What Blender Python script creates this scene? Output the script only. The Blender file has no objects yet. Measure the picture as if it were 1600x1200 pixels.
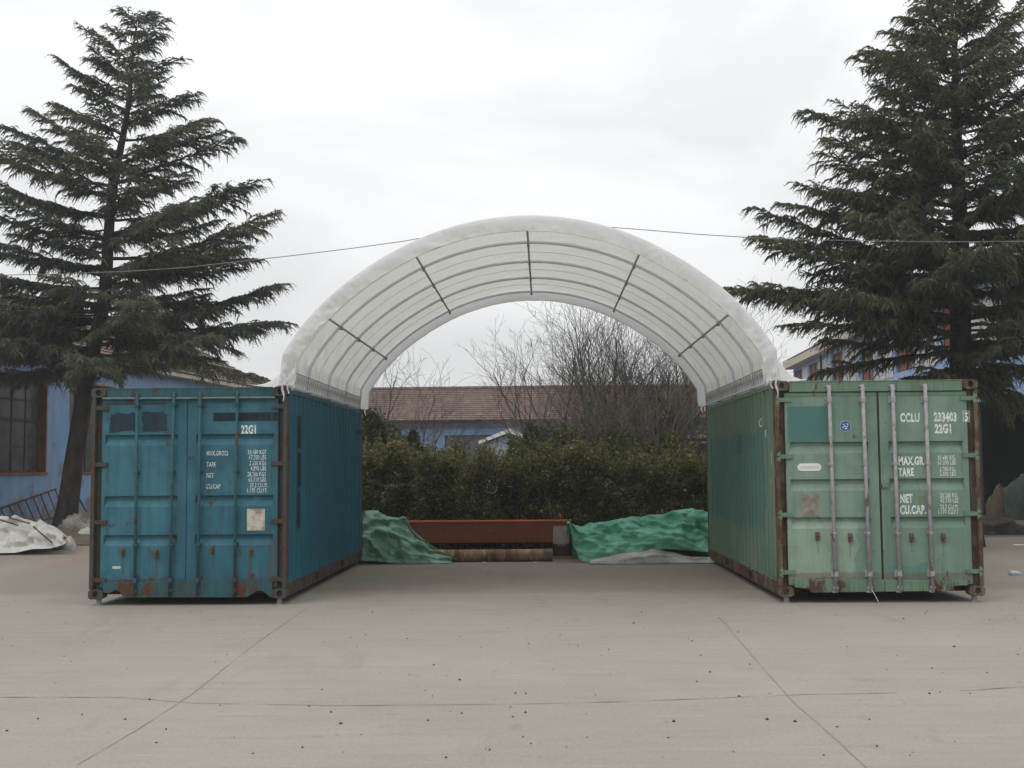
import bpy, bmesh, math, random
import numpy as np
from mathutils import Vector, Matrix, noise as mnoise
R = math.radians
random.seed(7); rng = np.random.default_rng(11)
sc = bpy.context.scene
col = sc.collection

# ------------------------------------------------------------------ camera
F, PITCH, YAW, ROLL, CH = 1832.0, 0.0704, 0.0259, 0.0080, 1.66
cam = bpy.data.cameras.new('camera'); cam_o = bpy.data.objects.new('camera', cam); col.objects.link(cam_o)
cam.sensor_fit = 'HORIZONTAL'; cam.sensor_width = 36; cam.lens = F/1600*36; cam.clip_end = 3000
fwd = Vector((-math.sin(YAW)*math.cos(PITCH), math.cos(YAW)*math.cos(PITCH), math.sin(PITCH)))
rt0 = Vector((math.cos(YAW), math.sin(YAW), 0)); up0 = rt0.cross(fwd)
rt = rt0*math.cos(ROLL)-up0*math.sin(ROLL); up = rt0*math.sin(ROLL)+up0*math.cos(ROLL)
M = Matrix((rt, up, -fwd)).transposed().to_4x4(); M.translation = Vector((0, 0, CH))
cam_o.matrix_world = M; sc.camera = cam_o
CAM = Vector((0, 0, CH))
def ray(px, py): return fwd + rt*((px-800)/F) + up*((600-py)/F)
def on_y(px, py, Y): d = ray(px, py); return CAM + d*(Y/d.y)
def on_x(px, py, X): d = ray(px, py); return CAM + d*(X/d.x)
def on_z(px, py, Z): d = ray(px, py); return CAM + d*((Z-CH)/d.z)

# ------------------------------------------------------------------ world and sun (overcast)
SUN_EL, SUN_AZ = R(48), R(215)      # behind the camera, a little to the left
w = bpy.data.worlds.new('World'); sc.world = w; w.use_nodes = True
nt = w.node_tree; nt.nodes.clear(); ln = nt.links.new
def wn(t, **k):
    n = nt.nodes.new(t)
    for a, b in k.items(): setattr(n, a, b)
    return n
out = wn('ShaderNodeOutputWorld'); sky = wn('ShaderNodeTexSky', sky_type='NISHITA', sun_disc=False)
sky.sun_elevation = SUN_EL; sky.sun_rotation = SUN_AZ; sky.dust_density = 4; sky.air_density = 1.5
bg1 = wn('ShaderNodeBackground'); bg1.inputs[1].default_value = 0.08; ln(sky.outputs[0], bg1.inputs[0])
tc = wn('ShaderNodeTexCoord'); mp = wn('ShaderNodeMapping'); mp.inputs['Scale'].default_value = (1.0, 1.0, 2.6)
ln(tc.outputs['Generated'], mp.inputs[0])
nz = wn('ShaderNodeTexNoise'); nz.inputs['Scale'].default_value = 3.1; nz.inputs['Detail'].default_value = 5; nz.inputs['Roughness'].default_value = .5
nz.inputs['Distortion'].default_value = .4; ln(mp.outputs[0], nz.inputs['Vector'])
cr = wn('ShaderNodeValToRGB'); cr.color_ramp.elements[0].position = .38; cr.color_ramp.elements[1].position = .60
cr.color_ramp.elements[0].color = (.64, .652, .662, 1); cr.color_ramp.elements[1].color = (.785, .792, .796, 1); ln(nz.outputs[0], cr.inputs[0])
sx = wn('ShaderNodeSeparateXYZ'); ln(tc.outputs['Generated'], sx.inputs[0])
mr = wn('ShaderNodeMapRange'); mr.inputs[1].default_value = .0; mr.inputs[2].default_value = 1; mr.inputs[3].default_value = .97; mr.inputs[4].default_value = 2.1
ln(sx.outputs[2], mr.inputs[0])
bg2 = wn('ShaderNodeBackground'); ln(cr.outputs[0], bg2.inputs[0]); ln(mr.outputs[0], bg2.inputs[1])
mx = wn('ShaderNodeMixShader'); mx.inputs[0].default_value = .9; ln(bg1.outputs[0], mx.inputs[1]); ln(bg2.outputs[0], mx.inputs[2]); ln(mx.outputs[0], out.inputs[0])
sl = bpy.data.lights.new('sun', 'SUN'); so = bpy.data.objects.new('sun', sl); col.objects.link(so)
sl.energy = .55; sl.angle = R(25); sl.color = (1, .97, .93)
sd = Vector((math.sin(SUN_AZ)*math.cos(SUN_EL), math.cos(SUN_AZ)*math.cos(SUN_EL), math.sin(SUN_EL)))
so.rotation_euler = (sd).to_track_quat('Z', 'Y').to_euler(); so.location = sd*50
sc.view_settings.view_transform = 'Standard'; sc.view_settings.look = 'None'; sc.view_settings.exposure = 0.22; sc.view_settings.gamma = 1
sc.render.engine = 'CYCLES'
sc.cycles.max_bounces = 8; sc.cycles.transmission_bounces = 6; sc.cycles.diffuse_bounces = 4

# ------------------------------------------------------------------ tagging helpers
def tag(o, label=None, cat=None, group=None, kind=None):
    if label: o['label'] = label
    if cat: o['category'] = cat
    if group: o['group'] = group
    if kind: o['kind'] = kind
    return o
def thing(name, loc, label, cat, group=None, rz=0):
    o = bpy.data.objects.new(name, None); col.objects.link(o); o.location = loc; o.rotation_euler = (0, 0, rz)
    o.empty_display_size = .2
    return tag(o, label, cat, group)
def link_mesh(name, me, mat, parent=None):
    o = bpy.data.objects.new(name, me); col.objects.link(o)
    if mat: me.materials.append(mat)
    if parent: o.parent = parent
    return o
def rootloc(p):
    while p.parent: p = p.parent
    return p.location

class MB:
    def __init__(s): s.v = []; s.f = []
    def add(s, vs, fs):
        n = len(s.v); s.v += [tuple(v) for v in vs]; s.f += [tuple(i+n for i in f) for f in fs]; return s
    def box(s, x0, x1, y0, y1, z0, z1):
        if x0 > x1: x0, x1 = x1, x0
        if y0 > y1: y0, y1 = y1, y0
        if z0 > z1: z0, z1 = z1, z0
        return s.add([(x0,y0,z0),(x1,y0,z0),(x1,y1,z0),(x0,y1,z0),(x0,y0,z1),(x1,y0,z1),(x1,y1,z1),(x0,y1,z1)],
                     [(0,3,2,1),(4,5,6,7),(0,1,5,4),(1,2,6,5),(2,3,7,6),(3,0,4,7)])
    def tube(s, pts, r, n=8, caps=True):
        pts = [Vector(p) for p in pts]; rs = r if isinstance(r, (list, tuple)) else [r]*len(pts)
        t0 = (pts[1]-pts[0]).normalized(); a = t0.orthogonal().normalized(); vs = []; fs = []
        for i, p in enumerate(pts):
            t = (pts[min(i+1, len(pts)-1)]-pts[max(i-1, 0)]).normalized()
            a = (a - t*a.dot(t)).normalized(); b = t.cross(a)
            for k in range(n):
                an = 2*math.pi*k/n; vs.append(p+(a*math.cos(an)+b*math.sin(an))*rs[i])
        for i in range(len(pts)-1):
            for k in range(n):
                k2 = (k+1) % n; fs.append((i*n+k, i*n+k2, (i+1)*n+k2, (i+1)*n+k))
        if caps: fs.append(tuple(range(n))[::-1]); fs.append(tuple((len(pts)-1)*n+k for k in range(n)))
        return s.add(vs, fs)
    def prism_y(s, poly, y0, y1):       # polygon in x,z extruded along y (poly counter-clockwise seen from -y)
        n = len(poly); vs = [(x, y0, z) for x, z in poly]+[(x, y1, z) for x, z in poly]
        fs = [tuple(range(n)), tuple(range(n, 2*n))[::-1]]+[(i, i+n, (i+1) % n+n, (i+1) % n) for i in range(n)]
        return s.add(vs, fs)
    def prism_x(s, poly, x0, x1):
        n = len(poly); vs = [(x0, y, z) for y, z in poly]+[(x1, y, z) for y, z in poly]
        fs = [tuple(range(n))[::-1], tuple(range(n, 2*n))]+[(i, (i+1) % n, (i+1) % n+n, i+n) for i in range(n)]
        return s.add(vs, fs)
    def grid(s, P):                    # P[i][j] points
        n, m = len(P), len(P[0])
        return s.add([p for row in P for p in row], [(i*m+j, i*m+j+1, (i+1)*m+j+1, (i+1)*m+j) for i in range(n-1) for j in range(m-1)])
    def build(s, name, mat, parent=None, world=False, smooth=False, bevel=0):
        off = rootloc(parent) if (world and parent) else Vector((0, 0, 0))
        me = bpy.data.meshes.new(name)
        me.from_pydata([(v[0]-off[0], v[1]-off[1], v[2]-off[2]) for v in s.v], [], s.f); me.update()
        if smooth: me.shade_smooth()
        o = link_mesh(name, me, mat, parent)
        if bevel:
            b = o.modifiers.new('bevel', 'BEVEL'); b.width = bevel; b.segments = 2; b.limit_method = 'ANGLE'; b.angle_limit = R(40)
        return o

# ------------------------------------------------------------------ materials
class Mat:
    def __init__(s, name):
        s.m = bpy.data.materials.new(name); s.m.use_nodes = True; s.t = s.m.node_tree; s.b = s.t.nodes['Principled BSDF']
        s.b.inputs['Specular IOR Level'].default_value = .3; s.tc = s.n('ShaderNodeTexCoord')
    def n(s, t, **k):
        n = s.t.nodes.new(t)
        for a, b in k.items(): setattr(n, a, b)
        return n
    def l(s, a, b): s.t.links.new(a, b)
    def noise(s, scale, detail=4, rough=.55, stretch=None, coord='Object', dist=0, offset=None):
        n = s.n('ShaderNodeTexNoise'); n.inputs['Scale'].default_value = scale; n.inputs['Detail'].default_value = detail
        n.inputs['Roughness'].default_value = rough; n.inputs['Distortion'].default_value = dist
        src = s.tc.outputs[coord]
        if stretch or offset:
            m = s.n('ShaderNodeMapping'); m.inputs['Scale'].default_value = stretch or (1, 1, 1); m.inputs['Location'].default_value = offset or (0, 0, 0)
            s.l(src, m.inputs[0]); src = m.outputs[0]
        s.l(src, n.inputs['Vector']); return n.outputs[0]
    def ramp(s, v, p0, p1, c0=(0, 0, 0, 1), c1=(1, 1, 1, 1)):
        r = s.n('ShaderNodeValToRGB'); e = r.color_ramp.elements; e[0].position = p0; e[1].position = p1
        e[0].color = c0 if len(c0) == 4 else (*c0, 1); e[1].color = c1 if len(c1) == 4 else (*c1, 1); s.l(v, r.inputs[0]); return r.outputs[0]
    def math(s, op, a, b=None, clamp=False):
        m = s.n('ShaderNodeMath', operation=op, use_clamp=clamp)
        for i, x in enumerate((a, b)):
            if x is None: continue
            if isinstance(x, (int, float)): m.inputs[i].default_value = x
            else: s.l(x, m.inputs[i])
        return m.outputs[0]
    def mix(s, f, a, b, mode='MIX'):
        m = s.n('ShaderNodeMix', data_type='RGBA', blend_type=mode)
        for i, x in ((0, f), (6, a), (7, b)):
            if isinstance(x, (int, float)): m.inputs[i].default_value = x
            elif isinstance(x, tuple): m.inputs[i].default_value = (*x[:3], 1)
            else: s.l(x, m.inputs[i])
        return m.outputs[2]
    def xyz(s, coord='Object'):
        x = s.n('ShaderNodeSeparateXYZ'); s.l(s.tc.outputs[coord], x.inputs[0]); return x.outputs
    def rect(s, u, v, u0, u1, v0, v1, soft=.01, rag=0):
        if rag:
            n1 = s.math('MULTIPLY', s.math('SUBTRACT', s.noise(7, 5), .5), rag); n2 = s.math('MULTIPLY', s.math('SUBTRACT', s.noise(9, 5, offset=(3, 5, 1)), .5), rag)
            u = s.math('ADD', u, n1); v = s.math('ADD', v, n2)
        r = None
        for c, lo, hi in ((u, u0, u1), (v, v0, v1)):
            a = s.math('DIVIDE', s.math('SUBTRACT', c, lo), soft, True); b = s.math('DIVIDE', s.math('SUBTRACT', hi, c), soft, True)
            q = s.math('MULTIPLY', a, b); r = q if r is None else s.math('MULTIPLY', r, q)
        return r
    def col(s, c):
        if isinstance(c, tuple): s.b.inputs['Base Color'].default_value = (*c[:3], 1)
        else: s.l(c, s.b.inputs['Base Color'])
        return s
    def rough(s, v):
        if isinstance(v, (int, float)): s.b.inputs['Roughness'].default_value = v
        else: s.l(v, s.b.inputs['Roughness'])
        return s
    def bump(s, h, strength=.3, dist=.02):
        b = s.n('ShaderNodeBump'); b.inputs['Strength'].default_value = strength; b.inputs['Distance'].default_value = dist
        s.l(h, b.inputs['Height']); s.l(b.outputs[0], s.b.inputs['Normal']); return s

def simple(name, c0, c1=None, scale=5, rough=.7, bump=0, bscale=None, stretch=None, metallic=0, dist=.02, p=(.35, .65)):
    m = Mat(name); c1 = c1 or tuple(x*.75 for x in c0)
    m.col(m.ramp(m.noise(scale, 6, .6, stretch), p[0], p[1], c0, c1)).rough(rough); m.b.inputs['Metallic'].default_value = metallic
    if bump: m.bump(m.noise(bscale or scale*3, 5), bump, dist)
    return m.m

def paint(name, c0, c1, rust=.5, patches=(), streak=.35, bottom=.35, rough=.58, fade=None):
    """weathered container paint; patches = (axis_u, u0,u1,v0,v1,colour,ragged) in container coordinates"""
    m = Mat(name); X = m.xyz()
    c = m.ramp(m.noise(1.6, 5, .6), .3, .7, c0, c1)
    if fade:                       # chalky repainted panels
        c = m.mix(m.ramp(m.noise(.9, 4, .6, offset=(9, 2, 4)), .48, .58), c, fade)
    for au, u0, u1, v0, v1, pc, rag, op in patches:
        c = m.mix(m.math('MULTIPLY', m.rect(X[au], X[2], u0, u1, v0, v1, .012, rag), op), c, pc)
    st = m.ramp(m.noise(1, 5, .65, stretch=(16, 16, .7)), .42, .75)
    c = m.mix(m.math('MULTIPLY', st, streak), c, tuple(x*.42 for x in c0))
    rst = m.ramp(m.noise(30, 4, .7), .3, .7, (.105, .050, .030), (.05, .031, .023))
    zb = m.math('SUBTRACT', 1, m.math('DIVIDE', X[2], .45, True))
    zb = m.math('MULTIPLY', zb, bottom*.22)
    scf = m.math('MULTIPLY', m.ramp(m.noise(1, 7, .8, stretch=(3, 3, 22), offset=(6, 6, 2)), .64, .72), .5)
    c = m.mix(scf, c, tuple(min(1, x*1.35+.06) for x in c0))
    c = m.mix(m.math('MULTIPLY', m.ramp(m.noise(2.3, 8, .75, offset=(2, 9, 5)), .52, .66), .35), c, tuple(x*.55+.012 for x in c0))
    a = m.math('ADD', m.noise(4.5, 9, .68, stretch=(1, 1, .6)), zb)
    k = .74-.2*rust
    mask = m.ramp(a, k, k+.055)
    sp = m.ramp(m.noise(38, 3, .6), .70-.04*rust, .735)
    mask = m.math('MAXIMUM', mask, sp)
    sr = m.math('MULTIPLY', m.ramp(m.math('ADD', m.noise(1, 6, .7, stretch=(26, 26, 1.1), offset=(4, 1, 7)), zb), k-.02, k+.12), .7)
    mask = m.math('MAXIMUM', mask, sr)
    c = m.mix(mask, c, rst)
    m.b.inputs['Specular IOR Level'].default_value = .18
    m.col(c).rough(m.ramp(mask, 0, 1, (rough,)*3, (.9,)*3))
    m.bump(m.math('ADD', m.math('ADD', m.math('MULTIPLY', mask, .5), m.noise(9, 4)), m.math('MULTIPLY', m.noise(2.6, 2, .4), 6)), .35, .007)
    return m.m

# ground materials
def concrete_mat():
    m = Mat('yard concrete'); X = m.xyz()
    big = m.noise(.22, 5, .6); med = m.noise(1.3, 7, .65, dist=.4); fine = m.noise(38, 5, .75)
    c = m.ramp(med, .3, .72, (.270, .241, .204), (.330, .302, .263))
    c = m.mix(m.ramp(big, .38, .66), c, (.230, .202, .168))
    c = m.mix(m.math('MULTIPLY', m.ramp(m.noise(.7, 6, .7, stretch=(1, 2.2, 1), offset=(5, 3, 0)), .52, .68), .42), c, (.22, .185, .15))
    c = m.mix(m.math('MULTIPLY', m.ramp(m.noise(2.6, 6, .75, offset=(1, 7, 0)), .60, .70), .30), c, (.38, .36, .33))
    c = m.mix(.5, c, m.ramp(fine, .25, .75, (.195, .172, .145), (.385, .355, .314)), 'MIX')
    c = m.mix(m.math('MULTIPLY', m.ramp(m.noise(11, 3, .5), .69, .75), .5), c, (.15, .12, .095))
    c = m.mix(m.math('MULTIPLY', m.ramp(m.noise(1.5, 7, .75, stretch=(.45, 4, 1), offset=(2, 2, 0), dist=.3), .5, .68), .35), c, (.205, .18, .15))
    c = m.mix(m.math('MULTIPLY', m.ramp(m.noise(2.2, 6, .7, stretch=(.3, 5, 1), offset=(8, 1, 0)), .56, .7), .3), c, (.37, .355, .33))
    c = m.mix(m.math('MULTIPLY', m.ramp(m.noise(3.4, 7, .75, offset=(21, 4, 0), dist=.8), .60, .68), .35), c, (.16, .14, .11))
    c = m.mix(m.math('MULTIPLY', m.ramp(m.noise(.5, 8, .72, stretch=(1, .35, 1), offset=(12, 4, 0), dist=1), .55, .62), .28), c, (.19, .168, .142))
    # dirt near the hedge bed and between the boxes
    yn = m.math('ADD', X[1], m.math('MULTIPLY', m.noise(1.1, 5), 2.6))
    slab = m.rect(X[0], m.math('ADD', X[1], m.math('MULTIPLY', m.noise(1.2, 5), .5)), -9, 8, 15.75, 40, .55)
    c = m.mix(m.math('MULTIPLY', slab, .42), c, m.ramp(m.noise(1.4, 6, .7, stretch=(1, 2, 1)), .3, .7, (.20, .165, .125), (.15, .122, .094)))
    dirt = m.ramp(m.math('DIVIDE', m.math('SUBTRACT', yn, 17.0), 8, True), .0, 1)
    c = m.mix(m.math('MULTIPLY', dirt, .7), c, m.ramp(m.noise(6, 6, .7), .3, .7, (.20, .155, .115), (.12, .09, .065)))
    m.col(c).rough(.93); m.bump(m.math('ADD', fine, m.math('MULTIPLY', m.noise(160, 2), .6)), .35, .006); return m.m
def soil_mat():
    m = Mat('bare soil'); c = m.ramp(m.noise(2, 8, .7), .3, .7, (.16, .125, .092), (.09, .07, .05))
    c = m.mix(m.ramp(m.noise(14, 4), .58, .7), c, (.22, .19, .15)); m.col(c).rough(1); m.bump(m.noise(9, 8, .7), .8, .05); return m.m
CONCRETE, SOIL = concrete_mat(), soil_mat()

def leaf_mat(name, cols, trans=.25):
    m = Mat(name); a = m.n('ShaderNodeAttribute', attribute_name='tone')
    r = m.n('ShaderNodeValToRGB'); e = r.color_ramp.elements
    while len(e) < len(cols): e.new(.5)
    for i, (p, c) in enumerate(cols): e[i].position = p; e[i].color = (*c, 1)
    m.l(a.outputs['Fac'], r.inputs[0]); m.col(r.outputs[0]).rough(.75); m.b.inputs['Specular IOR Level'].default_value = .15
    tr = m.n('ShaderNodeBsdfTranslucent'); m.l(r.outputs[0], tr.inputs[0]); ms = m.n('ShaderNodeMixShader'); ms.inputs[0].default_value = trans
    m.l(m.b.outputs[0], ms.inputs[1]); m.l(tr.outputs[0], ms.inputs[2]); m.l(ms.outputs[0], m.t.nodes['Material Output'].inputs[0]); return m.m
CEDAR = leaf_mat('cedar needles', [(0, (.040, .050, .032)), (.5, (.082, .092, .054)), (.85, (.140, .138, .080)), (1, (.215, .185, .11))], .38)
CEDAR2 = leaf_mat('cedar needles lighter', [(0, (.050, .062, .046)), (.5, (.098, .110, .074)), (.85, (.155, .158, .100)), (1, (.225, .20, .135))], .42)
HEDGE = leaf_mat('hedge leaves', [(0, (.028, .036, .015)), (.5, (.085, .092, .038)), (.82, (.170, .150, .064)), (.96, (.24, .19, .085)), (1, (.36, .28, .14))])
BARK = simple('cedar bark', (.055, .043, .034), (.025, .02, .017), 8, .95, .9, 22, (1, 1, .3), dist=.03)
TWIG = simple('bare twig bark', (.105, .090, .078), (.06, .052, .045), 5, .9)
TWIGL = simple('pale twig bark', (.17, .148, .125), (.105, .09, .077), 5, .9)
_g = Mat('galvanised steel'); _c = _g.ramp(_g.noise(14, 5, .6), .3, .7, (.33, .32, .33), (.23, .215, .21))
_c = _g.mix(_g.ramp(_g.noise(9, 7, .75, stretch=(1, 1, .5)), .55, .63), _c, (.12, .07, .05)); _g.col(_c).rough(.65).bump(_g.noise(50, 4), .3, .006); GALV = _g.m
PIPE = simple('frame tube', (.66, .69, .72), (.58, .60, .63), 6, .5)
PURLIN = simple('purlin tube', (.36, .37, .36), (.26, .27, .26), 9, .5)
ROPE = simple('white rope', (.66, .65, .62), (.5, .49, .46), 30, .9)
CABLE = simple('grey cable', (.20, .20, .19), (.13, .13, .125), 5, .7)
DARK = simple('dark cavity', (.012, .012, .011), (.008, .008, .008), 4, .9)
RUSTY = simple('rusty steel', (.12, .06, .035), (.05, .03, .022), 12, .9, .4, 40)
BLACKRUB = simple('black rubber', (.022, .022, .022), (.035, .03, .026), 12, .8)

# ------------------------------------------------------------------ ground
def plane(name, x0, x1, y0, y1, z, mat, nx=2, ny=2, rag=0, bumpz=0):
    P = []
    for j in range(ny+1):
        row = []
        for i in range(nx+1):
            x = x0+(x1-x0)*i/nx; y = y0+(y1-y0)*j/ny
            if rag and j == ny: y += rag*(mnoise.noise(Vector((x*.4, 3, 0)))*2+mnoise.noise(Vector((x*1.7, 9, 0))))
            row.append((x, y, z+(bumpz*mnoise.noise(Vector((x*.7, y*.7, 0))) if bumpz else 0)))
        P.append(row)
    b = MB().grid(P); return tag(b.build(name, mat, smooth=True), kind='structure')
plane('ground', -1200, 1200, -60, 2200, -.01, SOIL)
plane('concrete_yard', -60, 60, -30, 26.6, 0, CONCRETE, 120, 4, .5)
# soil bed under the hedge
bed = [(-6.5, 21.0), (6.2, 21.0), (6.4, 24), (-6.8, 24)]
P = [[(x, 21.05+(3.4)*j/8+.12*mnoise.noise(Vector((x*.8, 1, 0))), .006+.14*math.sin(math.pi*j/8)*(.7+.5*mnoise.noise(Vector((x, j, 4))))) for x in np.linspace(-7, 7, 60)] for j in range(9)]
tag(MB().grid(P).build('soil_bed', SOIL, smooth=True), kind='structure')

JOINT = simple('joint filler', (.11, .075, .055), (.22, .18, .145), 3, 1, p=(.4, .7))
FAINT = simple('old crack filler', (.235, .195, .160), (.285, .250, .212), 3, 1)
def joint(pts, w0, w1, seed, mat=None):
    pw = []
    for (a, b) in zip(pts[:-1], pts[1:]):
        for k in range(30): t = k/30; pw.append(on_z(a[0]+(b[0]-a[0])*t, a[1]+(b[1]-a[1])*t, 0))
    pw.append(on_z(*pts[-1], 0)); b = MB(); L = []
    for i, p in enumerate(pw):
        t = (pw[min(i+1, len(pw)-1)]-pw[max(i-1, 0)]).normalized(); n = Vector((-t.y, t.x, 0))
        q = mnoise.noise(Vector((i*.13, seed, 0))); ww = max(.0012, w0+(w1-w0)*(q+.35)); c = p+n*.012*mnoise.noise(Vector((i*.7, seed, 3)))
        L.append([c-n*ww, c+n*ww])
    b.add([(v.x, v.y, .004) for r in L for v in r], [(2*i, 2*i+2, 2*i+3, 2*i+1) for i in range(len(L)-1)])
    return tag(b.build('pavement_joint', mat or JOINT), kind='structure')
joint([(0, 1090), (190, 1090), (300, 1099), (520, 1103), (800, 1101), (1000, 1096), (1250, 1086), (1400, 1083)], .001, .008, 1)
joint([(1500, 1080), (1640, 1071)], .002, .008, 2)
joint([(120, 1196), (215, 1140), (300, 1085), (400, 1005), (480, 950)], .001, .006, 3, FAINT)
joint([(1125, 965), (1180, 1030), (1240, 1098), (1300, 1150), (1370, 1215)], .001, .007, 4, FAINT)
joint([(540, 930), (700, 926), (900, 925), (1180, 926)], .002, .009, 5)
joint([(560, 958), (600, 938), (645, 905)], .001, .005, 6, FAINT)

# grit: small dark chips scattered on the yard
def grit():
    b = MB()
    for i in range(230):
        px = random.uniform(0, 1600); py = random.uniform(0, 1)**1.3*235+955 if i < 150 else random.uniform(885, 960)
        if py < 952 and (130 < px < 560 or 1130 < px < 1545): continue
        p = on_z(px, py, 0); s = random.uniform(.004, .0095)*random.choice((1, 1, 1, 1.5))
        vs = []
        for k in range(5):
            a = k*1.257+random.uniform(-.3, .3); vs.append((p.x+s*math.cos(a)*random.uniform(.7, 1.3), p.y+s*1.2*math.sin(a), .003))
        vs.append((p.x+random.uniform(-.3, .3)*s, p.y, .004+s*.8))
        b.add(vs, [(k, (k+1) % 5, 5) for k in range(5)])
    tag(b.build('grit', simple('grit', (.07, .055, .045), (.03, .026, .024), 1.5, 1)), 'dark grit and stone chips scattered over the concrete yard', 'grit', kind='stuff')
grit()

# ------------------------------------------------------------------ text
def text_polys(body, h, sx=.72, bold=.018, spacing=1.08, align='LEFT'):
    cu = bpy.data.curves.new('t', 'FONT'); cu.body = body; cu.size = 1; cu.offset = bold; cu.space_character = spacing; cu.align_x = align; cu.resolution_u = 3; cu.space_line = .78
    o = bpy.data.objects.new('t', cu); col.objects.link(o); dg = bpy.context.evaluated_depsgraph_get(); dg.update()
    me = o.evaluated_get(dg).to_mesh(); s = h/.70
    vs = [(v.co.x*s*sx, v.co.y*s) for v in me.vertices]; fs = [tuple(p.vertices) for p in me.polygons]
    o.evaluated_get(dg).to_mesh_clear(); bpy.data.objects.remove(o); bpy.data.curves.remove(cu); return vs, fs
def stencil(name, c, under, wear=.5):
    m = Mat(name); m.col(m.mix(m.ramp(m.noise(45, 5, .7), .62-.2*wear, .70-.1*wear), c, under)).rough(.7); return m.m

# ------------------------------------------------------------------ containers
CW, CL, CHH, FOOT = 2.438, 6.058, 2.591, .08
def quadmap(TL, TR, BR, BL):
    def f(x, y):
        u, v = .5, .5
        for _ in range(12):
            xl = TL[0]+(BL[0]-TL[0])*v; xr = TR[0]+(BR[0]-TR[0])*v; u = (x-xl)/(xr-xl)
            yt = TL[1]+(TR[1]-TL[1])*u; yb = BL[1]+(BR[1]-BL[1])*u; v = (y-yt)/(yb-yt)
        return u*CW, (1-v)*CHH
    return f
BM = quadmap((78, 80), (1027, 70), (1035, 1142), (60, 1120))
GM = quadmap((75, 65), (1030, 56), (1063, 1110), (90, 1140))

def holed(b, x0, x1, z0, z1, y0, y1, hx, hz, rx, rz):   # block whose front face (y0) has an oval hole
    cx, cz = hx, hz; n = 16; outer = []; inner = []
    for k in range(n):
        a = 2*math.pi*k/n; c, s_ = math.cos(a), math.sin(a)
        tx = ((x1-cx) if c > 0 else (x0-cx))/c if abs(c) > 1e-6 else 1e9; tz = ((z1-cz) if s_ > 0 else (z0-cz))/s_ if abs(s_) > 1e-6 else 1e9
        t = min(abs(tx), abs(tz)); outer.append((cx+c*t, cz+s_*t)); inner.append((cx+c*rx, cz+s_*rz))
    vs = [(x, y0, z) for x, z in outer]+[(x, y0, z) for x, z in inner]+[(x, y0+.05, z) for x, z in inner]+[(x, y1, z) for x, z in outer]
    fs = []
    for k in range(n):
        q = (k+1) % n; fs += [(k, q, n+q, n+k), (n+k, n+q, 2*n+q, 2*n+k), (k, 3*n+k, 3*n+q, q)]
    fs += [tuple(range(2*n, 3*n)), tuple(range(3*n, 4*n))[::-1]]
    b.add(vs, fs)

def corr(t):      # side wall corrugation depth at distance t
    p = t % .278
    if p < .072: return 0
    if p < .140: return .036*(p-.072)/.068
    if p < .210: return .036
    return .036*(1-(p-.210)/.068)

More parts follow.
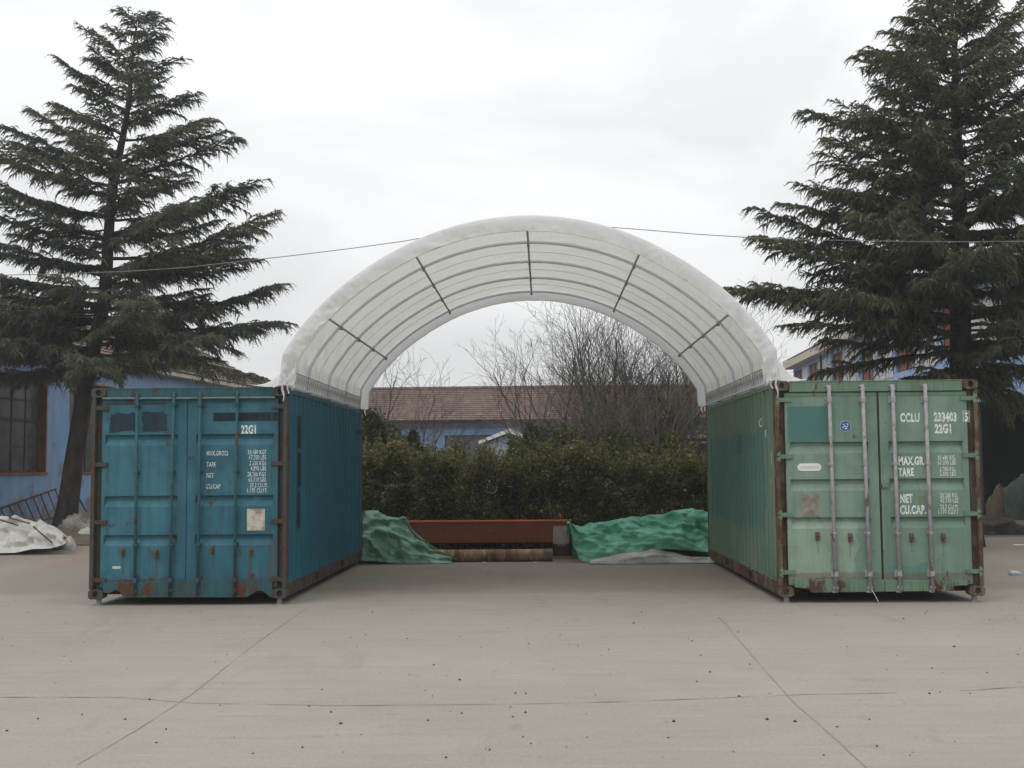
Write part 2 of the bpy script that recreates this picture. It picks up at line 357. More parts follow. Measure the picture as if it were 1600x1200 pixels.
def container(name, loc, label, MP, PB, PF, PR, rodmat, rods, recs, hinge_z, sill, door_split, rod_r, gapw, brackets, knobs, textmat):
    t = thing(name, (loc[0], loc[1], 0), label, 'shipping container')
    Z = FOOT
    def bx(x0, x1, y0, y1, z0, z1, b): b.box(x0, x1, y0, y1, z0+Z, z1+Z)
    # frame
    for x0, x1 in ((0, .155), (CW-.155, CW)):
        b = MB()
        if x0 == 0: bx(.003, .05, .003, .15, .118, CHH-.118, b); bx(.05, .145, .085, .15, .118, CHH-.118, b); bx(.145, .155, .05, .15, .118, CHH-.118, b)
        else: bx(CW-.05, CW-.003, .003, .15, .118, CHH-.118, b); bx(CW-.145, CW-.05, .085, .15, .118, CHH-.118, b); bx(CW-.155, CW-.145, .05, .15, .118, CHH-.118, b)
        xx = (.003, .14) if x0 == 0 else (CW-.14, CW-.003)
        b.build('corner_post', PR, t, bevel=.004)
        b = MB(); bx(*xx, CL-.14, CL-.003, .118, CHH-.118, b)
        b.build('corner_post', PR, t, bevel=.004)
    b = MB(); bx(.178, CW-.178, .02, .13, CHH-.135, CHH-.012, b); bx(.178, CW-.178, .012, .0205, CHH-.015, CHH-.003, b)
    b.build('header_beam', PF, t, bevel=.005); b = MB(); bx(.178, CW-.178, CL-.1, CL-.004, CHH-.10, CHH-.01, b)
    b.build('header_beam', PF, t, bevel=.005)
    b = MB(); b.prism_y([(x, z+Z) for x, z in sill], .015, .12); b.build('door_sill', PF, t, bevel=.004)
    # side rails
    for sx_, nx in ((0, 1), (CW, -1)):
        b = MB(); xa, xb = (0.004, .064) if nx == 1 else (CW-.064, CW-.004)
        bx(xa, xb, .162, CL-.162, CHH-.075, CHH-.012, b); b.build('top_rail', PF, t, bevel=.004)
        b = MB(); ys = [.162, 1.62, 1.92, 2.60, 2.90, 3.72, 4.02, CL-.162]; ys = [.162, 1.86, 2.16, 3.90, 4.20, CL-.162]
        for i in range(0, len(ys), 2): bx(xa, xb, ys[i], ys[i+1], .012, .165, b)
        for i in range(1, len(ys)-1, 2): bx(xa, xb, ys[i], ys[i+1], .012, .024, b); bx(xa, xb, ys[i], ys[i+1], .138, .165, b); bx(xa+nx*.1, xb+nx*.1, ys[i]-.02, ys[i+1]+.02, .02, .14, b)
        b.build('bottom_rail', PR, t, bevel=.003)
        # corrugated wall
        n = int((CL-.3)/.0695*2); row0 = []; row1 = []
        ysn = [.15]
        y = .15
        br = sorted(set([.15, CL-.15]+[k*.278+o for k in range(0, 23) for o in (0, .072, .140, .210) if .15 < k*.278+o < CL-.15]))
        for y in br:
            x = sx_+nx*(.006+corr(y)); row0.append((x, y, .165+Z)); row1.append((x, y, CHH-.075+Z))
        P = [row0, row1] if nx == 1 else [row1, row0]
        mb = MB().grid(P)
        x = sx_+nx*.06
        mb.grid([[(x, .15, .165+Z), (x, CL-.15, .165+Z)], [(x, .15, CHH-.075+Z), (x, CL-.15, CHH-.075+Z)]])
        mb.build('side_wall', PB, t)
    # roof, back wall, floor
    b = MB(); ysr = [.13+(CL-.26)*k/80 for k in range(81)]
    P = [[(.06, y, CHH-.02-(.018 if (k//2) % 2 else 0)+Z), (CW-.06, y, CHH-.02-(.018 if (k//2) % 2 else 0)+Z)] for k, y in enumerate(ysr)]
    b.grid([r[::-1] for r in P]).build('roof', PF, t)
    b = MB(); xs = [.14+(CW-.28)*k/36 for k in range(37)]
    b.grid([[(x, CL-.02-(.036 if (k//2) % 2 else 0), z+Z) for k, x in enumerate(xs)][::-1] for z in (.1, CHH-.1)]); bx(.14, CW-.14, CL-.1, CL-.004, .0, .1, b); b.build('end_wall', PB, t)
    b = MB(); bx(.064, CW-.064, .13, CL-.1, .13, .165, b)
    for k in range(16): bx(.064, CW-.064, .3+k*.36, .34+k*.36, .03, .129, b)
    b.build('underframe', RUSTY, t)
    # corner fittings
    for x0, x1, sx_ in ((0, .178, .085), (CW-.178, CW, CW-.085)):
        for z0, z1 in ((0, .118), (CHH-.118, CHH)):
            b = MB(); w_ = (x0, x1) if True else 0
            holed(b, x0-.003 if x0 == 0 else x0, x1+.003 if x0 else x1, z0+Z, z1+Z, -.004, .158, sx_, (z0+z1)/2+Z, .033, .04)
            b.build('corner_fitting', PR, t, bevel=.004)
            b = MB(); bx(x0, x1, CL-.16, CL+.002, z0, z1, b); b.build('corner_fitting', PR, t, bevel=.006)
    for x in (.1, CW-.1):
        for y in (.09, CL-.09):
            b = MB(); b.tube([(x, y, 0), (x, y, .012)], .055, 12).tube([(x, y, .012), (x, y, Z+.012)], .032, 12); b.build('foot', FOOTM, t)
    # doors
    z0, z1 = .135, CHH-.145
    dl = []
    for side in (0, 1):
        xa, xb = (.125, door_split-gapw) if side == 0 else (door_split+gapw, CW-.125)
        rx0, rx1 = recs[0][side]
        yd = .045
        xs = [xa, rx0, rx0+.012, rx1-.012, rx1, xb]; zs = [z0]; D = [0]
        for zt, zb in recs[1][::-1]: zs += [zb, zb+(zt-zb)*.55, zt-.005, zt]; D += [0, .045, .052, 0]
        zs.append(z1); D.append(0)
        P = [[(x, yd+(D[i] if j in (2, 3) else 0), z+Z) for j, x in enumerate(xs)] for i, z in enumerate(zs)]
        mb = MB().grid(P)
        # thickness
        mb.grid([[(xb, .11, z0+Z), (xa, .11, z0+Z)], [(xb, .11, z1+Z), (xa, .11, z1+Z)]])
        for (p, q) in (((xa, z0), (xb, z0)), ((xb, z0), (xb, z1)), ((xb, z1), (xa, z1)), ((xa, z1), (xa, z0))):
            mb.add([(p[0], yd, p[1]+Z), (p[0], .11, p[1]+Z), (q[0], .11, q[1]+Z), (q[0], yd, q[1]+Z)], [(0, 1, 2, 3)])
        d = mb.build('door', PB, t); dl.append(d)
        # raised door frame strips
        b = MB()
        fw = .045
        bx(xa+.004, xb-.004, yd-.006, yd-.001, z1-fw, z1-.004, b); b.build('door_edge', PF, d, bevel=.002); b = MB()
        bx(xa+.004, xb-.004, yd-.006, yd-.001, z0+.004, z0+fw, b)
        b.build('door_edge', PF, d, bevel=.002)
        b = MB()
        bx(xa-.012, xa-.001, .05, .1, z0, z1, b); bx(xb+.001, xb+.012, .05, .1, z0, z1, b); bx(xa, xb, .05, .1, z1+.001, z1+.010, b); bx(xa, xb, .05, .1, z0-.012, z0-.001, b)
        b.build('door_gasket', BLACKRUB, d)
        # hinges
        for hz in hinge_z:
            b = MB(); s_ = 1 if side == 0 else -1; X0 = (0.0 if side == 0 else CW)
            bx(X0+s_*.035, X0+s_*.20, .018, .044, hz-.026, hz+.026, b)
            bx(X0+s_*.012, X0+s_*.045, .0, .05, hz-.045, hz-.012, b); bx(X0+s_*.012, X0+s_*.045, .0, .05, hz+.012, hz+.045, b)
            b.tube([(X0+s_*.045, .012, hz-.06+Z), (X0+s_*.045, .012, hz+.06+Z)], .012, 8)
            # every second corner: z offset handled in bx; tubes already shifted
            b.build('hinge', PF if name_green(name) else PR, d, bevel=.002)
        for rx in rods[side]:
            b = MB(); b.tube([(rx[0], -.004, z1+.09+Z), (rx[1], -.004, .045+Z)], rod_r, 10)
            b.build('locking_bar', rodmat, d, smooth=True)
            for i, zz in enumerate(brackets):
                b = MB()
                fx = (z1-zz)/(z1-.0); x = rx[0]+(rx[1]-rx[0])*fx
                big = i in (0, len(brackets)-1)
                hw, hh = (.045, .045) if big else (.034, .022)
                bx(x-hw, x+hw, .026, .0445, zz-hh, zz+hh, b); bx(x-.026, x+.026, -.030, .030, zz-hh*.62, zz+hh*.62, b)
                b.build('bar_guide', rodmat if name_green(name) else PF, d, bevel=.004)
            b = MB()      # cams and keepers at both ends
            bx(rx[0]-.028, rx[0]+.028, -.02, .02, z1+.02, z1+.055, b); bx(rx[0]-.04, rx[0]+.012, -.012, .03, z1+.062, z1+.085, b)
            b.build('bar_cam', PR if not name_green(name) else rodmat, d, bevel=.004); b = MB()
            bx(rx[1]-.028, rx[1]+.028, -.02, .02, .085, .12, b); bx(rx[1]-.04, rx[1]+.02, -.012, .03, .045, .07, b)
            b.build('bar_cam', PR if not name_green(name) else rodmat, d, bevel=.004)
    for kx, kz in knobs:
        d = dl[0 if kx < door_split else 1]; b = MB()
        bx(kx-.026, kx+.026, .028, .0445, kz-.05, kz+.05, b); b.tube([(kx, .03, kz+.02+Z), (kx, -.004, kz+.02+Z)], .019, 10)
        bx(kx-.012, kx+.012, -.012, .03, kz-.045, kz-.012, b); bx(kx-.03, kx+.018, -.018, -.008, kz+.004, kz+.03, b)
        b.build('handle_catch', RUSTKNOB, d, bevel=.003)
    return t, dl
def name_green(n): return n.endswith('_g')
FOOTM = simple('foot steel', (.30, .30, .28), (.2, .19, .17), 20, .7)
RUSTKNOB = simple('catch steel', (.10, .09, .08), (.11, .05, .025), 30, .8)

# --- blue container
def bpx(x, y): return BM(x, y)
def on_side(px, py, X, loc): p = on_x(px, py, X); return p.y-loc[1], p.z
LB, LG = (-5.583, 14.359), (2.811, 14.251)
def side_rect(cx0, cy0, cx1, cy1, X, loc, ox, oy):   # crop coords (3x) -> y range, z range
    a = on_side(ox+cx0/3, oy+cy0/3, X, loc); b_ = on_side(ox+cx1/3, oy+cy1/3, X, loc)
    return min(a[0], b_[0]), max(a[0], b_[0]), min(a[1], b_[1]), max(a[1], b_[1])
BL_, BD = (.034, .126, .172), (.026, .098, .136)
tape = (.008, .014, .024)
pat_front = []
def fr(x0, y0, x1, y1, c, rag, MP, op=.95):
    a = MP(x0, y0); b_ = MP(x1, y1); return (0, a[0], b_[0], b_[1]+FOOT, a[1]+FOOT, c, rag, op)
front_b = [fr(160, 203, 292, 305, (.010, .018, .032), .13, BM, .93), fr(312, 195, 440, 303, (.010, .018, .032), .13, BM, .93), fr(662, 200, 998, 248, tape, .004, BM, 1),
           fr(135, 148, 440, 165, (.07, .035, .022), .03, BM, .75)]
RST = (.085, .045, .03)
for kx, ky, L in ((225, 915, 90), (390, 925, 120), (665, 910, 70), (855, 925, 105), (148, 190, 60), (148, 470, 80), (148, 758, 70), (950, 190, 70), (950, 472, 110), (950, 758, 150), (300, 1000, 70), (470, 870, 100), (600, 1010, 60), (782, 990, 80)):
    front_b.append(fr(kx-7, ky, kx+6, ky+L, RST, .05, BM, .62))
front_b.append(fr(940, 820, 1000, 1050, (.075, .07, .055), .25, BM, .5)); front_b.append(fr(75, 1025, 1000, 1060, (.07, .055, .045), .10, BM, .6))
side_b = []
for r in ((134, 262, 156, 425), (136, 440, 155, 605), (133, 620, 150, 795), (410, 330, 435, 360)):
    y0, y1, za, zb = side_rect(*r, -5.583+CW, LB, 420, 560); side_b.append((1, y0, y1, za, zb, tape, .05, .95))
PB_door = paint('blue door paint', BL_, BD, .66, front_b, .45, 1.0, fade=(.044, .150, .190))
PB_body = paint('blue wall paint', (.020, .115, .158), (.015, .088, .124), .36, side_b, .35, .5)
PB_fr = paint('blue beam paint', (.026, .112, .135), (.024, .078, .09), .9, (), .6, .35)
PB_rust = paint('blue worn frame', (.028, .072, .08), (.078, .056, .040), 1.3, (), .5, .0)
blue_bits = (PB_door, PB_body, PB_fr, PB_rust)
GR, GD = (.155, .238, .188), (.130, .203, .162)
front_g = [fr(135, 190, 335, 372, (.058, .150, .138), .012, GM, .95), fr(118, 760, 470, 1045, (.235, .315, .24), .25, GM, .85), fr(612, 965, 800, 1045, (.075, .19, .165), .2, GM, .7)]
y0, y1, za, zb = side_rect(95, 420, 345, 740, 2.811, LG, 1080, 560)
for kx, ky, L in ((277, 850, 70), (432, 855, 90), (722, 850, 60), (872, 850, 80), (130, 460, 50), (132, 750, 60), (960, 450, 60), (345, 850, 120), (515, 830, 110), (655, 840, 130), (805, 835, 120), (590, 470, 120), (596, 900, 110)):
    front_g.append(fr(kx-6, ky, kx+6, ky+L, (.12, .07, .04), .05, GM, .55))
front_g.append(fr(110, 1020, 1010, 1050, (.13, .10, .07), .10, GM, .55)); front_g.append(fr(745, 630, 790, 670, (.22, .17, .07), .04, GM, .6))
side_g = [(1, y0, y1+.25, za-.2, zb+.15, (.060, .145, .145), .22, .7)]
y0, y1, za, zb = side_rect(205, 355, 235, 450, 2.811, LG, 1080, 560); side_g.append((1, y0, y1, za, zb, (.04, .10, .095), .03, .85))
PG_door = paint('green door paint', GR, GD, .45, front_g, .30, .8, fade=(.182, .262, .212))
PG_body = paint('green wall paint', (.130, .200, .142), (.10, .162, .122), .5, side_g, .40, .5)
PG_fr = paint('green beam paint', (.135, .22, .15), (.115, .185, .13), .75, (), .35, .5)
PG_rust = paint('green worn frame', (.125, .155, .105), (.145, .098, .062), 1.45, (), .5, .0)

def sillpoly(MP, pts):
    return [MP(*p) for p in pts]
# the door paint is used on doors, the plainer paint on walls: container() gets one for each
def make(name, loc, label, MP, mats, rodmat, rodpx, recpx, recz, hinges, sillp, split, rod_r, gapw, brk, knobs):
    rods = [[(MP(a, 110)[0], MP(b_, 1095)[0]) for a, b_ in side] for side in rodpx]
    recs = ([(MP(*p[0])[0], MP(*p[1])[0]) for p in recpx], [(MP(400, a)[1], MP(400, c)[1]) for a, c in recz])
    t, dl = container(name, loc, label, MP, mats[1], mats[2], mats[3], rodmat, rods, recs, [MP(100, h)[1] for h in hinges], sillpoly(MP, sillp),
                      MP(split, 600)[0], rod_r, gapw, [MP(400, y)[1] for y in brk], [MP(*k) for k in knobs], None)
    for d in dl: d.data.materials[0] = mats[0]
    return t, dl
tb, db = make('shipping_container', LB, 'weathered blue shipping container on the left with 22G1 on its door', BM, blue_bits, PB_fr,
    [[(300, 290), (478, 463)], [(606, 600), (786, 780)]], [((137, 340), (494, 340)), ((582, 340), (960, 340))], [(312, 366), (618, 672), (812, 866)],
    [178, 460, 745, 1028], [(130, 1040), (130, 1092), (168, 1092), (192, 1078), (215, 1090), (232, 1116), (840, 1132), (890, 1100), (918, 1102), (955, 1136), (965, 1136), (965, 1040)],
    537, .019, .004, [160, 500, 860, 1035], [(225, 893), (390, 903), (665, 890), (855, 903)])
tg, dg_ = make('shipping_container_g', LG, 'pale green shipping container on the right with steel locking bars', GM, (PG_door, PG_body, PG_fr, PG_rust), GALV,
    [[(332, 358), (490, 520)], [(631, 661), (784, 816)]], [((148, 400), (522, 400)), ((616, 400), (968, 400))], [(368, 425), (553, 610), (742, 797)],
    [160, 445, 735, 1020], [(165, 1050), (165, 1092), (236, 1098), (240, 1116), (918, 1090), (920, 1066), (985, 1062), (985, 1040)],
    576, .023, .013, [160, 480, 820, 1020], [(277, 838), (432, 842), (722, 836), (872, 834)])
tg.name = 'shipping_container'
# gutter on the blue header, and dented header lip on the green
a = BM(130, 131); c = BM(968, 126)
b = MB(); b.tube([(a[0], .004, a[1]+FOOT), ((a[0]+c[0])/2, .002, (a[1]+c[1])/2+FOOT-.004), (c[0], .004, c[1]+FOOT)], .013, 8); b.build('rain_gutter', simple('worn blue grey', (.16, .20, .20), (.07, .12, .13), 9, .7), tb)
# marks
def mark(name, body, x, ztop, h, MP, dparent, mat, sx=.72, bold=.018, align='LEFT', rot=0, y=.0405):
    vs, fs = text_polys(body, h, sx, bold, align=align); b = MB(); px, pz = MP(x, ztop); pz -= h
    b.add([(px+u, y, pz+v+FOOT) for u, v in vs], fs); return b.build(name, mat, dparent)
TB = stencil('stencil white on blue', (.62, .66, .66), (.05, .14, .18), .6)
TG = stencil('stencil white on green', (.66, .70, .66), (.15, .25, .19), .62)
pxm = CW/965.
def hh(n): return n*2.44/1000
mark('size_code', '22G1', 801, 268, hh(40), BM, db[1], TB, .60, .05)
for lab, y in (('MAX.GROSS', 396), ('TARE', 452), ('NET', 507), ('CU.CAP', 563)): mark('lettering', lab, 634, y, hh(23), BM, db[1], TB, .58, .012)
for s, y in (('30.480 KGS', 392), ('67.200 LBS', 419), ('2.220 KGS', 448), ('4.890 LBS', 475), ('28.260 KGS', 504), ('62.310 LBS', 531), ('33.2 CU.M.', 560), ('1.170 CU.FT.', 587)):
    mark('lettering', s, 925 if 'CU' not in s else 934, y, hh(22), BM, db[1], TB, .58, .012, 'RIGHT')
mark('owner_code', 'CCLU', 671, 226, hh(41), GM, dg_[1], TG, .60, .05)
mark('serial_number', '233403', 830, 222, hh(41), GM, dg_[1], TG, .60, .05)
mark('check_digit', '5', 974, 220, hh(41), GM, dg_[1], TG, .60, .05)
mark('size_code', '22G1', 834, 279, hh(42), GM, dg_[1], TG, .60, .05)
for s, y, h in (('MAX.GR.', 441, 39), ('TARE', 497, 38), ('NET', 626, 39), ('CU.CAP.', 681, 40)): mark('lettering', s, 661 if y < 600 else 668, y, hh(h), GM, dg_[1], TG, .56, .05)
for s, y in (('30.480 KG.', 431), ('67.200 LBS', 455), ('2.280 KG.', 487), ('5.030 LBS', 511), ('28.200 KG.', 616), ('62.170 LBS', 641), ('33.2 CU.M.', 671), ('1.170 CU.FT', 696)):
    mark('lettering', s, 932 if y < 600 else 944, y, hh(21), GM, dg_[1], TG, .60, .012, 'RIGHT')
# check digit box
a = GM(966, 212); c = GM(998, 266); b = MB()
for (x0, x1, q0, q1) in ((a[0], c[0], a[1]-.006, a[1]), (a[0], c[0], c[1], c[1]+.006), (a[0], a[0]+.006, c[1]+.006, a[1]-.006), (c[0]-.006, c[0], c[1]+.006, a[1]-.006)):
    b.box(x0, x1, .0395, .0415, q0+FOOT, q1+FOOT)
b.build('check_digit_box', TG, dg_[1])
def plate(name, MP, x0, y0, x1, y1, mat, d, rnd=.0, y=.040, th=.003):
    a = MP(x0, y0); c = MP(x1, y1); X0, X1, Z1, Z0 = a[0], c[0], a[1]+FOOT, c[1]+FOOT
    if rnd:
        poly = []; r = (Z1-Z0)/2*rnd
        for cx, cz, a0 in ((X1-r, Z0+r, -90), (X1-r, Z1-r, 0), (X0+r, Z1-r, 90), (X0+r, Z0+r, 180)):
            for k in range(5): an = R(a0+k*22.5); poly.append((cx+r*math.cos(an), cz+r*math.sin(an)))
        return MB().prism_y(poly, y, y+th).build(name, mat, d)
    return MB().box(X0, X1, y, y+th, Z0, Z1).build(name, mat, d)
plate('data_plate', BM, 834, 690, 922, 800, simple('corroded plate', (.46, .44, .38), (.22, .13, .08), 7, .7, p=(.42, .62)), db[1])
plate('data_plate', GM, 203, 627, 288, 742, simple('dull plate', (.23, .23, .19), (.15, .12, .09), 14, .7), dg_[0])
o = plate('reflective_label', GM, 184, 478, 298, 514, simple('white label', (.70, .70, .66), (.6, .6, .57), 4, .6), dg_[0], rnd=1)
b = MB(); a = GM(190, 488); c = GM(292, 502)
for k in range(2): b.box(a[0]+.01, c[0]-.01, .0385, .0395, c[1]+FOOT+.004+k*.018, c[1]+FOOT+.009+k*.018)
b.build('label_print', simple('faded print', (.35, .35, .34), None, 50, .8), dg_[0])
# round blue emblem
cx, cz = GM(413, 290); cz += FOOT; b = MB(); rr = .066
b.prism_y([(cx+rr*math.cos(2*math.pi*k/28), cz+rr*math.sin(2*math.pi*k/28)) for k in range(28)], .0405, .0440)
emb = b.build('round_emblem', simple('emblem rim', (.45, .52, .52), None, 10, .6), dg_[0])
b = MB(); rr = .060; b.prism_y([(cx+rr*math.cos(2*math.pi*k/28), cz+rr*math.sin(2*math.pi*k/28)) for k in range(28)], .0385, .0404); b.build('emblem_field', simple('emblem blue', (.015, .05, .20), (.03, .09, .26), 20, .6), dg_[0])
b = MB()
for pts in ([(-.034, .024), (-.006, .032), (-.012, .020), (-.036, .012)], [(.006, .036), (.03, .030), (.036, .012), (.018, .018)], [(-.022, .004), (-.002, .012), (.004, -.008), (-.014, -.012)],
            [(.012, .006), (.034, .000), (.030, -.012), (.010, -.008)], [(-.040, -.006), (-.028, -.002), (-.020, -.030), (-.034, -.022)], [(-.012, -.020), (.016, -.018), (.022, -.034), (-.004, -.042)]):
    b.prism_y([(cx+u, cz+v) for u, v in pts][::-1], .0365, .0384)
b.build('emblem_figure', simple('emblem white', (.6, .66, .66), None, 10, .6), dg_[0])
# paint scuffs
plate('scuff', BM, 172, 962, 214, 976, simple('pale scuff', (.5, .52, .5), None, 60, .8), db[0], rnd=1, y=.0425, th=.002)
# rust wounds along green door split, gasket bulging
b = MB(); prev = None
for k in range(46):
    z = .16+k*.05; x = GM(576, 600)[0]+.012*mnoise.noise(Vector((k*.5, 0, 2))); b.box(x-.008, x+.007, .040, .052, z+FOOT, z+.047+FOOT)
b.build('torn_gasket', BLACKRUB, dg_[0])
b = MB(); x, z = GM(592, 582); b.box(x-.035, x+.045, .02, .0445, z-.03+FOOT, z+.03+FOOT); b.build('door_stop', PG_fr, dg_[1], bevel=.003)
# hanging wire of the green doors
p0 = GM(522, 1085); p1 = GM(556, 1150); b = MB(); b.tube([(p0[0], -.01, p0[1]+FOOT), (p0[0]+.03, -.03, p0[1]-.06+FOOT), (p1[0], -.02, max(.02, p1[1]+FOOT))], .004, 6); b.build('tie_wire', ROPE, dg_[0])
# side marks of the green container, following its corrugation
def side_mark(body, cx, cyt, cyb, mat, sx=.7, stack=False):
    a = on_side(1080+cx/3, 560+cyt/3, 2.811, LG); c = on_side(1080+cx/3, 560+cyb/3, 2.811, LG); h = a[1]-c[1]
    vs, fs = text_polys(body, h, sx, .02); bm = bmesh.new(); V = [bm.verts.new((u, v, 0)) for u, v in vs]
    for f in fs:
        try: bm.faces.new([V[i] for i in f])
        except ValueError: pass
    bmesh.ops.triangulate(bm, faces=bm.faces); bmesh.ops.subdivide_edges(bm, edges=bm.edges, cuts=2, use_grid_fill=True); b = MB(); bm.verts.index_update()
    b.add([(.006+corr(a[0]-v.co.x)-.003, a[0]-v.co.x, c[1]+v.co.y) for v in bm.verts], [tuple(v.index for v in f.verts) for f in bm.faces]); bm.free()
    b.build('side_lettering', mat, tg)
TS = stencil('stencil on wall', (.50, .53, .47), (.13, .2, .14), .55); TY = stencil('yellow stencil', (.40, .27, .05), (.13, .2, .14), .7)
side_mark('C20', 314, 282, 322, TS, .95); side_mark('1', 335, 335, 368, TS, 1.2); side_mark('16', 348, 540, 598, TY, 1.5)
side_mark('I', 372, 436, 498, TS, 1.3)

# ------------------------------------------------------------------ arched fabric shelter
XC = -.172; RA = 3.36; ZC = 4.75-3.40; Y0, Y1 = 14.33, 20.33
AM = R(60.5); AMAX = AM+.107     # last part of the profile is a straight leg
def XZ(a, dr):
    q = max(-AM, min(AM, a)); t_ = max(0, min(1, (abs(q)-R(28))/(AM-R(28)))); r_ = RA+dr+.068*t_*t_*(3-2*t_)
    x = r_*math.sin(q); z = ZC+r_*math.cos(q)-(dr*math.cos(q) if abs(a) > AM else 0)*min(1, (abs(a)-AM)/.05); L = abs(a)-abs(q)
    return XC+x+math.copysign(L*.10*RA+dr*(1-abs(math.sin(q)))*min(1, L/.05), a), z-L*RA
def arc(rad, y, n=60, a0=None, foot=True, amax=AMAX):
    pts = [(lambda q: (q[0], y, q[1]))(XZ(-amax+2*amax*k/n, rad-RA)) for k in range(n+1)]
    return pts
def cover_mat():
    m = Mat('white cover fabric')
    cr = m.noise(1.1, 6, .65, stretch=(1.2, .5, 1.6), dist=1.5)
    c = m.ramp(m.noise(.8, 4), .35, .65, (.74, .745, .72), (.66, .665, .64)); m.col(c).rough(.45)
    gridn = m.n('ShaderNodeTexWave', wave_type='BANDS', bands_direction='DIAGONAL'); gridn.inputs['Scale'].default_value = 1.1; gridn.inputs['Distortion'].default_value = 5; gridn.inputs['Detail'].default_value = 3
    m.l(m.tc.outputs['Object'], gridn.inputs[0])
    m.bump(m.math('ADD', cr, m.math('MULTIPLY', gridn.outputs[1], .35)), .8, .09)
    tr = m.n('ShaderNodeBsdfTranslucent'); tr.inputs[0].default_value = (.76, .75, .70, 1); m.l(m.b.inputs['Normal'].links[0].from_socket, tr.inputs['Normal'])
    ms = m.n('ShaderNodeMixShader'); ms.inputs[0].default_value = .42; m.l(m.b.outputs[0], ms.inputs[1]); m.l(tr.outputs[0], ms.inputs[2]); m.l(ms.outputs[0], m.t.nodes['Material Output'].inputs[0])
    return m.m
COVER = cover_mat()
sh = thing('arched_shelter', (XC, Y0, CHH+FOOT), 'white fabric arched canopy bridging the tops of both containers', 'canopy')
YS = [Y0+1.5*k for k in range(5)]
# cover: sags slightly between arches
P = []
ny = 60; na = 160
for j in range(ny+1):
    y = Y0-.02+(Y1-Y0+.04)*j/ny; bay = ((y-Y0) % 1.5)/1.5; row = []
    for k in range(na+1):
        a = -AMAX+2*AMAX*k/na
        pa = min(abs(a-q) for q in (0, R(25.4), -R(25.4), R(49), -R(49), AMAX, -AMAX))
        sag = -.018*math.sin(math.pi*max(0, min(1, bay)))*min(1, pa/R(10))
        wr = .012*mnoise.noise(Vector((a*5, y*1.4+a*3, 2)))+.006*mnoise.noise(Vector((a*16+y*2, y*3-a*9, 5)))
        q = XZ(a, .034+sag+wr); row.append((q[0], y, q[1]))
    # vertical feet down to the rails
    for s_ in (0, 1):
        p = row[0] if s_ == 0 else row[-1]; sg = -1 if s_ == 0 else 1
        q = (p[0]+sg*.012, y, CHH+FOOT+.012)
        if s_ == 0: row.insert(0, q)
        else: row.append(q)
    P.append(row)
MB().grid(P).build('cover', COVER, sh, world=True, smooth=True)
# end bands folded round the first and last arch
def band(y, sgn, depth, rin, amp, seed):
    P = []; n = 420
    prof = [(.0, .045), (.025, .040), (.045, .015), (.05, -.03), (.052, -.08), (.05, -.13), (.045, -rin)]
    for (dy, dr) in prof:
        row = []
        for k in range(n+1):
            a = -AMAX+2*AMAX*k/n; wgt = min(1, abs(dr-.045)/.08)
            am_ = .18+.9*max(0, mnoise.noise(Vector((a*2.2, 1, seed))))+.9*(abs(a)/AMAX)**3
            f = (.5-abs(mnoise.noise(Vector((a*17+dr*9, dr*2, seed+3))))*2)*am_+mnoise.noise(Vector((a*9+dr*4, dr*4, seed)))*.35
            f2 = mnoise.noise(Vector((a*22, 4, seed+7)))
            yy = y+sgn*(dy*depth+amp*f*wgt); q = XZ(a, dr+.007*f2*wgt+.008*f*wgt); row.append((q[0], yy, q[1]))
        P.append(row)
    o = MB().grid(P if sgn < 0 else [r[::-1] for r in P]).build('end_band', BAND, sh, world=True, smooth=True)
    return o
def band_mat():
    m = Mat('band fabric'); m.col(m.ramp(m.noise(2, 4), .35, .65, (.86, .86, .86), (.80, .805, .80))).rough(.4)
    m.bump(m.noise(6, 4, .55, dist=1.2), .45, .05)
    tr = m.n('ShaderNodeBsdfTranslucent'); tr.inputs[0].default_value = (.88, .88, .86, 1); ms = m.n('ShaderNodeMixShader'); ms.inputs[0].default_value = .5
    m.l(m.b.outputs[0], ms.inputs[1]); m.l(tr.outputs[0], ms.inputs[2]); m.l(ms.outputs[0], m.t.nodes['Material Output'].inputs[0]); return m.m
BAND = band_mat()
band(Y0-.03, -1, 1, .155, .075, 1); band(Y1+.03, 1, 1, .14, .02, 9)
# hem cords
def hem(y, r_, rad):
    pts = [(lambda q: (q[0], y+.008*mnoise.noise(Vector((k*1.3, y, 5))), q[1]))(XZ(-AMAX+2*AMAX*k/110, r_-RA+.008*mnoise.noise(Vector((k*.9, y, 0))))) for k in range(111)]
    MB().tube(pts, rad, 6).build('hem_cord', ROPE, sh, world=True, smooth=True)
hem(Y0-.078, RA-.158, .007); hem(Y1+.078, RA-.143, .007)
for y in YS:
    b = MB(); pts = arc(RA, y, 90)
    b.tube(pts, .020, 10); b.build('arch_tube', PIPE, sh, world=True, smooth=True)
for an in (0, 25.4, -25.4, 49, -49):
    a = R(an); q_ = XZ(a, -.044)
    b = MB(); b.tube([(q_[0], Y0, q_[1]), (q_[0], Y1, q_[1])], .0145, 8)
    p = b.build('purlin', PURLIN, sh, world=True, smooth=True)
    for y in YS:
        b = MB()
        q_ = XZ(a, -.02); c = Vector((q_[0], y, q_[1]))
        b.box(c.x-.019, c.x+.019, y-.026, y+.026, c.z-.038, c.z+.02)
        b.build('clamp', PURLIN, p, world=True, bevel=.006)
# seams of the cloth halfway between the tubes
for y in [q+.75 for q in YS[:-1]]:
    b = MB(); b.tube(arc(RA+.008, y, 90, amax=AMAX-.02), .0035, 5, False); b.build('seam', simple('seam tape', (.60, .59, .54), None, 9, .8), sh, world=True, smooth=True)
